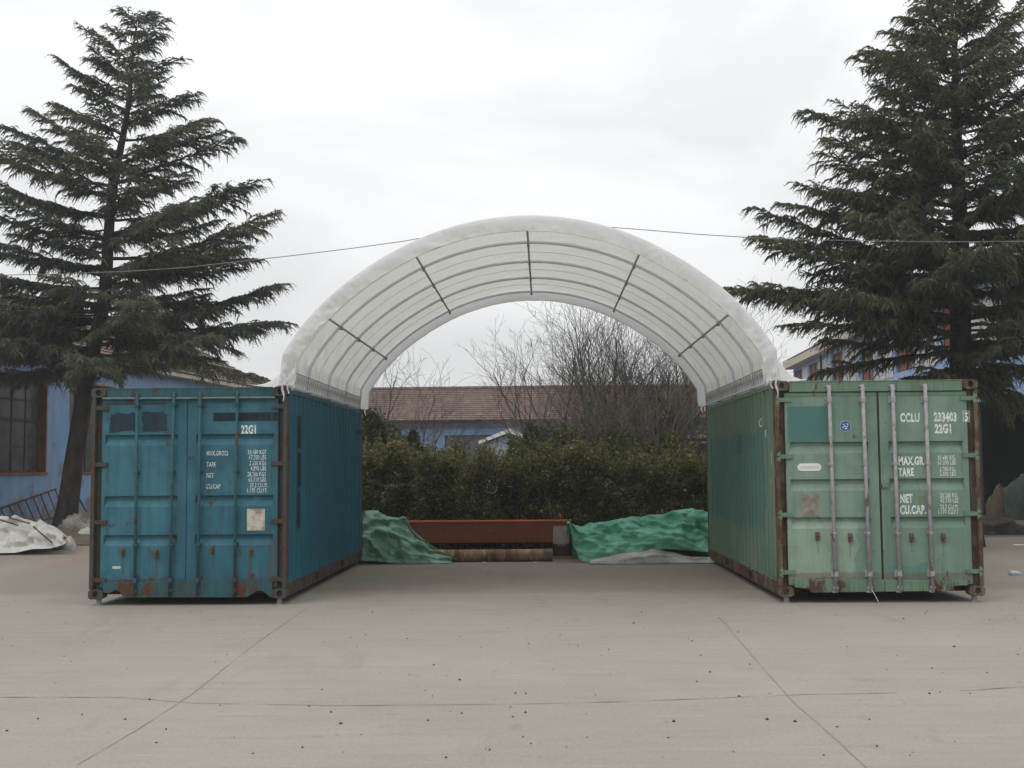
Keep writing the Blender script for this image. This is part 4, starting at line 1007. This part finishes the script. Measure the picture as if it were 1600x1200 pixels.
left_tips = [(232, 20, 1.0), (250, 58, .9), (276, 93, .5), (300, 148, .35), (330, 188, .3), (372, 217, .35), (345, 205, .3), (400, 281, .32), (385, 290, .3), (425, 332, .42), (418, 345, .4), (380, 385, .15), (395, 405, .1),
             (437, 441, .25), (425, 450, .2), (442, 502, .02), (425, 500, .05), (366, 545, -.25), (335, 560, -.2), (415, 592, -.3), (95, 92, .6), (148, 80, .8), (160, 98, .8), (92, 176, .25), (4, 196, .45), (52, 172, .7), (30, 225, .5), (-10, 240, .3),
             (20, 300, .3), (-20, 330, .2), (-60, 380, .2), (-50, 430, .15), (-80, 480, .1), (10, 520, .0), (-30, 560, -.1), (60, 470, .1), (250, 130, .6), (175, 85, .9), (205, 30, 1.2), (215, 50, 1.2), (20, 465, .1), (-25, 500, .05), (55, 525, 0), (35, 560, -.1), (88, 565, -.2), (-10, 590, -.1), (70, 490, .05), (-60, 520, 0), (20, 540, 0), (300, 420, .1), (280, 520, -.05), (330, 470, .1)]
cedar('cedar_tree', 29.0, [(97, 828), (112, 735), (128, 655), (143, 560), (160, 470), (178, 300), (196, 180), (208, 80), (217, 25)], prof_l, left_tips,
      'slender left cedar with leaning trunk behind the blue container', 5, CEDAR2, 4.7, 76, .26, None, 1.1, 4.2, 1.05, 1.2)

# right building wall line (needed so that branches stop short of it)
HR = 7.8
RA_ = on_z(1226, 566, HR); RB_ = on_z(1310, 522, HR)
rdir = (Vector((RB_.x-RA_.x, RB_.y-RA_.y))).normalized(); rn = Vector((-rdir.y, rdir.x))       # inward normal
if rn.x < 0: rn = -rn
def wall_r(p): return (p-Vector((RA_.x, RA_.y))).dot(rn)
print('right wall', RA_, RB_, rdir)
def prof_r(f): return (1-f)**.62
right_tips = [(1470, -5, 1.3), (1500, -20, 1.3), (1545, 5, 1.0), (1425, 38, .9), (1345, 92, .55), (1410, 50, .8), (1360, 82, .6), (1262, 172, .45), (1318, 163, .5), (1340, 185, .4), (1258, 288, .35), (1290, 240, .35), (1300, 215, .4), (1188, 325, .35), (1230, 318, .35),
              (1185, 368, .25), (1210, 384, .2), (1275, 428, .2), (1145, 448, .22), (1175, 450, .2), (1240, 505, .08), (1285, 455, .15), (1285, 578, -.12), (1290, 530, 0), (1600, 18, .8), (1590, 5, .9), (1602, 85, .7), (1620, 130, .6), (1640, 200, .5), (1660, 270, .4),
              (1340, 480, .1), (1380, 440, .2), (1420, 400, .3), (1420, 590, -.15), (1560, 590, -.15), (1620, 580, -.1), (1450, 575, -.1), (1500, 600, -.3), (1475, 555, 0), (1535, 610, -.3), (1565, 635, -.4), (1600, 640, -.4), (1450, 540, 0), (1530, 560, -.1), (1680, 400, .2), (1700, 480, .1), (1460, 500, .1), (1540, 480, .1), (1590, 620, -.3), (1560, 640, -.4), (1440, 620, -.3)]
cedar('cedar_tree', 23.8, [(1508, 858), (1506, 700), (1503, 560), (1500, 400), (1497, 250), (1493, 120), (1488, 40), (1484, -22)], prof_r, right_tips,
      'broad dense right cedar towering above the green container', 9, CEDAR, 4.35, 122, .30, wall_r, 1.15, 3.6, 1.15, 1.05)

# ------------------------------------------------------------------ buildings
def wall_mat(name, c0, c1, stain=.5, sc_=1.0):
    m = Mat(name); X = m.xyz(); c = m.ramp(m.noise(.9*sc_, 6, .65), .3, .7, c0, c1)
    c = m.mix(m.math('MULTIPLY', m.ramp(m.noise(1, 6, .7, stretch=(2.4, 2.4, .25)), .46, .66), stain), c, (.22, .17, .16))
    low = m.math('SUBTRACT', 1, m.math('DIVIDE', X[2], 1.4, True))
    c = m.mix(m.math('MULTIPLY', m.ramp(m.math('ADD', m.noise(1.7, 6, .7), m.math('MULTIPLY', low, .22)), .56, .70), .8), c, (.15, .11, .10))
    m.col(c).rough(.9); m.bump(m.noise(12, 6), .3, .02); return m.m
BLUEW = wall_mat('blue distemper wall', (.165, .285, .47), (.21, .33, .50))
BLUEL = wall_mat('pale blue wall', (.12, .225, .40), (.16, .27, .43), .45)
BLUEB = wall_mat('bright blue wall', (.22, .37, .62), (.28, .42, .66), .3)
WHITEW = wall_mat('whitewash panel', (.55, .55, .55), (.45, .45, .46), .3)
def tile_mat():
    m = Mat('clay roof tiles'); X = m.xyz()
    rowv = m.math('MULTIPLY', X[1], 3.0); fr_ = m.math('FRACT', rowv); cell = m.math('FLOOR', rowv)
    comb = m.n('ShaderNodeCombineXYZ'); m.l(m.math('FLOOR', m.math('MULTIPLY', X[0], 4.4)), comb.inputs[0]); m.l(cell, comb.inputs[1])
    wn_ = m.n('ShaderNodeTexWhiteNoise'); m.l(comb.outputs[0], wn_.inputs['Vector'])
    c = m.ramp(wn_.outputs['Value'], 0, 1, (.20, .125, .10), (.12, .085, .075))
    c = m.mix(m.ramp(m.noise(.45, 6, .65), .38, .62), c, (.135, .092, .078)); c = m.mix(m.ramp(m.noise(2.2, 6, .75), .56, .66), c, (.27, .20, .155))
    m.col(c).rough(.9); fx = m.math('ABSOLUTE', m.math('SUBTRACT', m.math('FRACT', m.math('MULTIPLY', X[0], 4.4)), .5))
    m.bump(m.math('ADD', m.math('MULTIPLY', fr_, 1.0), fx), .8, .06); return m.m
TILE = tile_mat()
GLASS = Mat('dusty window glass'); GLASS.col(GLASS.ramp(GLASS.noise(2, 4), .35, .65, (.035, .042, .045), (.085, .09, .088))).rough(.25); GLASS.b.inputs['Specular IOR Level'].default_value = .5; GLASS = GLASS.m
FRAME = simple('brown window frame', (.075, .045, .028), (.05, .035, .025), 8, .8); REVEAL = simple('rust orange reveal', (.25, .10, .045), (.15, .07, .04), 3, .9)
CREAM = simple('cream fascia', (.50, .46, .38), (.40, .36, .30), 2, .8); REDW = simple('red brown shutter', (.24, .085, .055), (.16, .065, .045), 4, .8)

def tiled_slope(b, x0, x1, ya, za, yb, zb, row=.34):   # courses stepping up from eave (ya,za) to ridge (yb,zb)
    L = math.hypot(yb-ya, zb-za); n = int(L/row); ny_, nz_ = -(zb-za)/L, (yb-ya)/L
    if nz_ < 0: ny_, nz_ = -ny_, -nz_
    for k in range(n):
        q0, q1 = k/n, (k+1)/n; y0, z0 = ya+(yb-ya)*q0, za+(zb-za)*q0; y1, z1 = ya+(yb-ya)*q1, za+(zb-za)*q1
        b.add([(x0, y0+ny_*.05, z0+nz_*.05), (x1, y0+ny_*.05, z0+nz_*.05), (x1, y1+ny_*.012, z1+nz_*.012), (x0, y1+ny_*.012, z1+nz_*.012), (x0, y0, z0), (x1, y0, z0)], [(0, 1, 2, 3), (4, 5, 1, 0)])

# left building: long wall with tall windows, tile roof; local x runs away from the camera, y points inside
HL = 5.3
A1 = on_z(153, 552, HL); A2 = on_z(390, 599, HL); ld = Vector((A2.x-A1.x, A2.y-A1.y)).normalized(); Fc = on_z(432, 607, HL)
far_s = (Vector((Fc.x-A1.x, Fc.y-A1.y))).dot(ld); LBL = 36.0
org = Vector((A1.x, A1.y))+ld*(far_s-LBL); rzL = math.atan2(ld.y, ld.x)
bl = thing('workshop', (org.x, org.y, 0), 'blue walled workshop with tall windows and red tiled roof on the left', 'building', None, rzL)
def loc_on_wall(px, py, org, d, back=0.0):
    n = Vector((-d.y, d.x)); rr_ = ray(px, py); o2 = Vector((CAM.x, CAM.y)); r2 = Vector((rr_.x, rr_.y))
    t = ((org+n*back)-o2).dot(n)/r2.dot(n); P = CAM+rr_*t; return (Vector((P.x, P.y))-org).dot(d), P.z
u72, zt72 = loc_on_wall(74, 592, org, ld, .35); _, zb72 = loc_on_wall(74, 738, org, ld, .35); u110, zt110 = loc_on_wall(110, 603, org, ld, .35); um40, _ = loc_on_wall(-45, 600, org, ld, .35)
print('left building', org, ld, 'windows', um40, u72, u110, zt72, zb72, zt110, 'far', far_s)
WWD = 2.9; pier = u110-u72; per = WWD+pier; EAVE = .35
ws = [];
u = u72-WWD-per
while u < 0: u += per
while u+WWD < LBL-.6: ws.append(u); u += per
ZB, ZT = zb72, zt72
b = MB(); th = .3; yo = EAVE
xs_ = [0]+[q for a in ws for q in (a, a+WWD)]+[LBL]
b.box(0, LBL, yo, yo+th, 0, ZB); b.box(0, LBL, yo, yo+th, ZT, HL-.1)
for i in range(0, len(xs_), 2): b.box(xs_[i], xs_[i+1], yo, yo+th, ZB, ZT)
DP = 11.0; RH = 2.9
b.box(0, .3, yo+th, DP, 0, HL-.1); b.box(LBL-.3, LBL, yo+th, DP, 0, HL-.1); b.box(0, LBL, DP, DP+.3, 0, HL-.1)
b.prism_x([(yo, HL-.1), (DP+.3, HL-.1), ((yo+DP+.3)/2, HL+RH-.35)], LBL-.3, LBL-.001)
b.build('wall', BLUEW, bl)
b = MB(); tiled_slope(b, -.3, LBL+.5, -.05, HL-.12, (yo+DP+.3)/2, HL+RH); tiled_slope(b, -.3, LBL+.5, DP+.8, HL-.12, (yo+DP+.3)/2, HL+RH)
rf = b.build('roof', TILE, bl)
b = MB(); b.box(-.3, LBL+.45, -.02, .03, HL-.27, HL-.13); b.box(-.3, LBL+.45, .03, EAVE, HL-.27, HL-.24); b.build('eave_board', CREAM, rf)
b = MB(); b.box(0.31, LBL-.31, yo+4.5, yo+4.6, 0, HL-.3); b.build('inner_wall', DARK, bl)
for a in ws:
    b = MB(); fy = yo+.22
    for k in range(5): x = a+(WWD-.06)*k/4; b.box(x, x+.06, fy, fy+.05, ZB, ZT)
    hz_ = ZT-ZB
    for k, t_ in enumerate((0, .27, .54, .76, 1)): z = ZB+(hz_-.06)*t_; b.box(a+.06, a+WWD-.06, fy+.003, fy+.047, z, z+(.09 if k == 2 else .055))
    wf = b.build('window', FRAME, bl)
    b = MB(); b.box(a+.03, a+WWD-.03, fy+.02, fy+.026, ZB+.03, ZT-.03); b.build('pane', GLASS, wf)
    b = MB(); b.box(a-.02, a+.012, yo-.012, fy, ZB, ZT); b.box(a+WWD-.03, a+WWD+.02, yo-.012, fy, ZB, ZT); b.box(a-.02, a+WWD+.02, yo-.012, fy, ZT, ZT+.05); b.box(a-.05, a+WWD+.05, yo-.05, fy, ZB-.06, ZB)
    b.build('window_reveal', REVEAL, wf)

# far building seen under the arch
YF = 58.0
e0 = on_y(700, 655, YF); rz_ = on_y(790, 607, YF+4.2)
fb = thing('long_shed', (0, YF, 0), 'long low blue building with brick red tile roof beyond the hedge', 'building')
HF = e0.z; RF = rz_.z; x0, x1 = -14.5, 17.0; print('far', HF, RF)
b = MB(); b.box(x0, x1, .5, .8, 0, .9)
wins = [q for q in np.arange(x0+1.2, x1-3, 4.2)]
WT = 3.25; b.box(x0, x1, .5, .8, WT, HF-.05)
xs_ = [x0]+[q for a in wins for q in (a, a+3.0)]+[x1]
for i in range(0, len(xs_), 2): b.box(xs_[i], xs_[i+1], .5, .8, .9, WT)
b.box(x0, x0+.3, .8, 8.4, 0, HF-.05); b.box(x1-.3, x1, .8, 8.4, 0, HF-.05); b.box(x0, x1, 8.4, 8.7, 0, HF-.05)
b.build('wall', BLUEL, fb)
b = MB(); b.box(x0, x1, .44, .50, HF-.42, HF-.12); b.build('dark_band', simple('grey eave band', (.16, .17, .20), (.12, .12, .14), 2, .9), fb)
b = MB(); tiled_slope(b, x0-.4, x1+.4, 0, HF-.06, 4.5, RF, .3); tiled_slope(b, x0-.4, x1+.4, 9.2, HF-.06, 4.5, RF, .3); b.tube([(x0-.4, 4.5, RF+.03), (0, 4.5, RF+.06), (x1+.4, 4.5, RF+.02)], .11, 8); b.build('roof', TILE, fb)
for a in wins:
    b = MB()
    for k in range(4): x = a+(2.94)*k/3; b.box(x, x+.06, .6, .65, .9, WT)
    b.box(a+.06, a+2.94, .603, .647, 1.9, 1.96); b.box(a+.06, a+2.94, .603, .647, .9, .95); b.box(a+.06, a+2.94, .603, .647, WT-.06, WT)
    wf = b.build('window', FRAME, fb); b = MB(); b.box(a, a+3, .62, .626, .9, WT); b.build('pane', GLASS, wf)

# right two-storey building; local x runs towards the camera, y points inside
rd = -rdir if rdir.y > 0 else rdir
orgR = Vector((RA_.x, RA_.y)); LR = 44.0
br_ = thing('two_storey_building', (orgR.x, orgR.y, 0), 'two storey blue building with red windows and open dark bay on the right', 'building', None, math.atan2(rd.y, rd.x))
EO = .5   # eave overhang: wall stands EO inside the eave line
def uR(px, py): return loc_on_wall(px, py, orgR, rd, EO)
us = [(uR(1240, 580)[0]), uR(1270, 568)[0], uR(1300, 555)[0], uR(1319, 551)[0], uR(1345, 552)[0], uR(1365, 552)[0]]
z_t = uR(1310, 550)[1]; print('right', orgR, rd, us, z_t)
ZW1 = z_t; ZW0 = z_t-1.9
wR = []; wd = 2.5; u = -1.1+6.0
wR = [.3]
while u < LR-3: wR.append(u); u += 6.1
bay0 = uR(1515, 700)[0]; bay1 = bay0+9.5; print('bay', bay0, bay1)
b = MB(); yo = EO; th = .35
xs_ = [0]+[q for a in wR for q in (a, a+wd)]+[LR]
b.box(0, LR, yo, yo+th, ZW1, HR-.05)
for i in range(0, len(xs_), 2): b.box(xs_[i], xs_[i+1], yo, yo+th, ZW0, ZW1)
b.box(0, LR, yo, yo+th, 3.6, ZW0); b.box(0, bay0, yo, yo+th, 0, 3.6); b.box(bay1, LR, yo, yo+th, 0, 3.6)
b.box(0, .3, yo+th, 9, 0, HR-.05); b.box(LR-.3, LR, yo+th, 9, 0, HR-.05); b.box(0, LR, 9, 9.3, 0, HR-.05)
b.prism_x([(yo, HR-.05), (9.3, HR-.05), ((yo+9.3)/2, HR+1.9)], .001, .299)
b.build('wall', BLUEB, br_)
b = MB(); 
for i, a in enumerate(wR[:-1]): b = MB(); b.box(a+wd+.35, wR[i+1]-.35, yo-.02, yo-.001, ZW0-.1, ZW1-.05); b.build('white_panel', WHITEW, br_)
b = MB(); tiled_slope(b, -.5, LR+.4, -.05, HR, (yo+9.3)/2, HR+2.2); tiled_slope(b, -.5, LR+.4, 9.9, HR, (yo+9.3)/2, HR+2.2); rf = b.build('roof', TILE, br_)
b = MB(); b.box(-.5, LR+.4, -.03, .03, HR-.42, HR-.02); b.box(-.5, LR+.4, .03, EO, HR-.42, HR-.38); b.build('fascia', CREAM, rf)
for a in wR:
    b = MB(); fy = yo+.1
    b.box(a, a+.08, fy, fy+.06, ZW0, ZW1); b.box(a+wd-.08, a+wd, fy, fy+.06, ZW0, ZW1); b.box(a+wd/2-.04, a+wd/2+.04, fy, fy+.06, ZW0, ZW1)
    for z in (ZW0, ZW0+1.2, ZW1-.08): b.box(a+.08, a+wd-.08, fy+.003, fy+.057, z, z+.08)
    wf = b.build('window', FRAME, br_); b = MB(); b.box(a+.02, a+wd-.02, fy+.03, fy+.036, ZW0, ZW1); b.build('shutter', REDW, wf)
b = MB(); up_ = uR(1285, 560)[0]; b.tube([(up_, yo-.09, 0), (up_, yo-.09, HR-.4)], .06, 8); b.build('drainpipe', simple('dark pipe', (.03, .05, .05), None, 5, .6), br_)
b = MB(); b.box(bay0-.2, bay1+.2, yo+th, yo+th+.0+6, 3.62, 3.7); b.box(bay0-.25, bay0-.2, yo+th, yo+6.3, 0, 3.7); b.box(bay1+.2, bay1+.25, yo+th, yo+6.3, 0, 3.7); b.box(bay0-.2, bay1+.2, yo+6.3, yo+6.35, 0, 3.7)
b.build('bay_lining', simple('shade-dark bay lining', (.022, .022, .020), (.014, .014, .013), 1.5, .95), br_)  # lining coloured near black: the open bay's deep shade is in the colour
BD_ = ( simple('dark green steel door', (.012, .018, .016), (.016, .015, .012), 2, .8))
for x, w_ in ((bay0+.02, 1.0), (bay1-1.3, 1.28)): b = MB(); b.box(x, x+w_, yo+.05, yo+.1, 0.02, 3.55); b.build('bay_door', BD_, br_)

# shed and small white gable behind the hedge
def shed():
    a = on_y(1058, 664, 31); c = on_y(1135, 664, 31)
    t = thing('open_shed', ((a.x+c.x)/2, 31, 0), 'dark open sided shed with thin white roof edges behind the hedge', 'shed')
    zt = on_y(1090, 655, 31).z; zl = on_y(1060, 672, 31).z; zw = on_y(1090, 683, 31).z
    b = MB(); b.prism_y([(a.x-.1, zl), (c.x, zt+.0), (c.x, zt+.10), (a.x-.1, zl+.08)], 30.8, 34); r = b.build('roof', simple('old dark sheeting', (.05, .045, .042), (.03, .028, .027), 4, .9), t, True)
    b = MB(); b.box(a.x-.15, c.x, 30.72, 30.79, zw-.04, zw+.06); b.box(a.x+.1, c.x, 30.74, 30.79, zw-.16, zw-.12); b.build('white_edge', simple('white trim', (.62, .63, .63), None, 4, .7), r, True)
    for k in range(4):
        x = a.x+.05+(c.x-a.x-.1)*k/3
        b = MB(); b.box(x-.035, x+.035, 30.85, 30.92, 0, zl-.01); b.build('post', simple('shed post', (.11, .10, .10), None, 5, .9), t, True)
    b = MB()
    for k in range(7): x = a.x+(c.x-a.x)*k/7; b.tube([(x, 30.95, zw), (x+(c.x-a.x)/7, 30.95, zl+.03+.0)], .018, 5)
    b.build('truss', simple('truss steel', (.10, .095, .09), None, 5, .9), t, True)
    b = MB(); b.box(a.x, c.x, 33.9, 33.95, 0, zl-.02); b.box(c.x, c.x+.06, 30.9, 33.95, 0, zl); b.build('back_wall', simple('dark boards', (.035, .032, .03), None, 5, .9), t, True)
shed()
p = on_y(756, 690, 36); q = on_y(796, 671, 36)
t = thing('gabled_hut', ((p.x+q.x)/2+.6, 36, 0), 'small hut with white sloping roof edge showing over the hedge', 'hut')
b = MB(); b.prism_y([(p.x+.05, 0), (q.x+.45, 0), (q.x+.45, p.z-.0), (q.x, q.z-.12), (p.x+.05, p.z-.05)], 36.0, 38); b.build('wall', wall_mat('pale hut wall', (.36, .44, .52), (.3, .38, .46)), t, True)
b = MB(); b.prism_y([(p.x-.15, p.z-.08), (q.x, q.z-.1), (q.x+.6, p.z+.02), (q.x+.6, p.z+.12), (q.x, q.z+.03), (p.x-.15, p.z+.02)], 35.8, 38.1); b.build('roof', simple('white roof sheet', (.70, .72, .71), (.6, .62, .61), 4, .6), t, True)

# ------------------------------------------------------------------ left yard objects
# soil mound round the cedar
P = [[(x, 25.8+4.5*j/14, .02+.34*math.sin(math.pi*j/14)*math.sin(math.pi*min(1, max(0, (x+19)/11.5)))*(.8+.5*mnoise.noise(Vector((x*.9, j*.6, 1))))) for x in np.linspace(-19, -7.5, 40)] for j in range(15)]
tag(MB().grid(P).build('soil_mound', SOIL, smooth=True), kind='structure')
tarp('white_sheet', 'large off white sheet thrown over a heap at the left edge', 'sheet', [(-60, 814), (-10, 812), (20, 811), (45, 813), (66, 815), (84, 822), (96, 830), (104, 839)],
     [(-60, 866), (0, 864), (22, 864), (50, 858), (78, 857), (96, 852), (104, 847)], 24.6, 23.0, tarp_mat('off white sheet', (.52, .51, .48), (.40, .39, .37), .6, (.42, .38, .33)), 41, .15, 90, 40, .6)
b = MB(); P0 = []
IRON = simple('rusty iron bar', (.085, .05, .038), None, 9, .9)
for i, ((x0, y0), (x1, y1), Ya, Yb, lab) in enumerate((((-20, 809), (28, 824), 24.0, 23.7, 'rusty iron bar lying highest on the white sheet'), ((14, 812), (46, 821), 24.2, 23.8, 'short rusty bar beside the highest one on the sheet'),
                                         ((30, 809), (52, 814), 24.4, 24.0, 'shortest dark rod on the crest of the white sheet'), ((52, 826), (81, 851), 23.6, 22.95, 'thin dark rod slanting down the front of the white sheet'))):
    a = on_y(x0, y0, Ya); c = on_y(x1, y1, Yb); a.z += .04; c.z += .04; tag(MB().tube([a, c], .016, 6).build('iron_bar', IRON), lab, 'iron bar', 'iron bars on the white sheet')
# ladder leaning on its side against the wall
n2 = Vector((-ld.y, ld.x, 0)); 
def wp(u, z, off): return Vector((org.x+ld.x*u, org.y+ld.y*u, z))+n2*(EAVE-off)
uA, zA = loc_on_wall(-20, 801, org, ld, .1); uB, zB = loc_on_wall(90, 764, org, ld, .1)
lt = thing('ladder', wp((uA+uB)/2, 0, .3), 'dark steel ladder lying on its side against the blue wall', 'ladder')
b = MB(); b.tube([wp(uA-.6, zA+.0-.12, .2), wp(uB, zB, .2)], .028, 6); b.build('rail', IRON, lt, True)
b = MB(); b.tube([wp(uA-.6, .05, .5), wp(uB, .35, .5)], .028, 6); b.build('rail', IRON, lt, True)
for k in range(11):
    q = k/10; u_ = uA-.5+(uB-uA+.45)*q; b = MB(); b.tube([wp(u_, zA-.12+(zB-zA+.12)*q, .2), wp(u_, .06+.3*q, .5)], .019, 6); b.build('rung', IRON, lt, True)
uS, zS = loc_on_wall(116, 757, org, ld, .2); tag(MB().tube([wp(uS, zS, .05), wp(uS+.35, .02, .6)], .025, 6).build('wooden_pole', BARK), 'short dark pole leaning on the blue wall behind the cedar trunk', 'pole')
def lump(name, px, py, w_, h_, d_, Y, mat, label, cat, seed, amp=.25):
    c = on_y(px, py, Y); b = MB(); n, m_ = 26, 14; P = []
    for i in range(m_+1):
        ph = math.pi/2*i/m_; row = []
        for k in range(n+1):
            a = 2*math.pi*(k % n)/n; v = Vector((math.cos(a)*math.cos(ph), math.sin(a)*math.cos(ph), math.sin(ph)))
            f = 1+amp*(mnoise.noise(v*2.1+Vector((seed, 0, 0)))+.6*abs(mnoise.noise(v*5+Vector((0, seed, 0)))))
            row.append((c.x+v.x*w_/2*f, Y+v.y*d_/2*f, v.z*h_*f))
        P.append(row)
    return tag(b.grid(P).build(name, mat, smooth=True), label, cat)
RUB = simple('rubble', (.30, .27, .24), (.14, .12, .10), 4, .95, .9, 10, dist=.06)
lump('rubble_heap', 122, 812, 1.1, .55, .8, 28.2, RUB, 'pale rubble heap between the cedar trunk and the blue container', 'rubble', 3, .4)
lump('grey_sack', 106, 842, .36, .24, .4, 24.6, simple('grey sack', (.42, .40, .37), (.28, .26, .24), 5, .8, .6), 'small grey sack at the right end of the white sheet', 'sack', 8)
lump('white_bag', 137, 815, .5, .30, .4, 27.4, simple('white sack', (.5, .49, .46), (.36, .34, .31), 4, .8, .6), 'dirty white bag on the soil against the blue container edge', 'bag', 14)
# right side clutter in front of the bay
lump('burlap_sack', 1566, 800, .85, .95, .8, 35.6, simple('burlap', (.085, .062, .038), (.055, .04, .026), 6, .95, .7), 'brown burlap sack standing in the dark bay at the right', 'sack', 21, .2)
lump('covered_heap', 1610, 812, 1.4, 1.3, 1.2, 35.0, tarp_mat('dark green cover', (.02, .036, .031), (.014, .025, .022), .6, (.06, .08, .07)), 'bulky heap under a dark green cover in the dark bay at the right edge', 'covered heap', 25, .25)
lump('timber_debris', 1548, 822, 1.6, .35, .8, 28.0, simple('dark debris', (.07, .055, .045), (.035, .03, .026), 6, .95, .9, dist=.05), 'low dark debris pile on the soil right of the green container', 'debris', 29, .5)
# litter at the right
p = on_z(1586, 899, 0); lb = MB(); lb.tube([p+Vector((-.08, 0, .035)), p+Vector((.03, .02, .035)), p+Vector((.06, .025, .035)), p+Vector((.09, .03, .035)), p+Vector((.12, .036, .035))], [.034, .034, .026, .013, .013], 10)
PLAS = Mat('clear plastic'); PLAS.col((.55, .66, .72)).rough(.15); PLAS.b.inputs['Transmission Weight'].default_value = .5
tag(lb.build('plastic_bottle', PLAS.m, smooth=True), 'crushed pale blue plastic bottle lying right of the green container', 'bottle')
p = on_z(1592, 853, 0); tag(MB().tube([p+Vector((-.12, 0, .02)), p+Vector((.25, .03, .02))], .014, 6).build('white_stick', ROPE), 'short white stick on the soil at the right edge', 'stick')

# ------------------------------------------------------------------ thin winter haze
hm = bpy.data.materials.new('haze air'); hm.use_nodes = True; hn = hm.node_tree; hn.nodes.clear()
pv = hn.nodes.new('ShaderNodeVolumePrincipled'); ho = hn.nodes.new('ShaderNodeOutputMaterial'); pv.inputs['Density'].default_value = .0012
pv.inputs['Color'].default_value = (.88, .91, .93, 1); pv.inputs['Anisotropy'].default_value = .2; hn.links.new(pv.outputs[0], ho.inputs['Volume'])
hz = MB().box(-70, 70, -40, 130, -1.2, 22).build('haze', hm); tag(hz, 'thin grey winter haze over the yard', 'haze', kind='stuff')
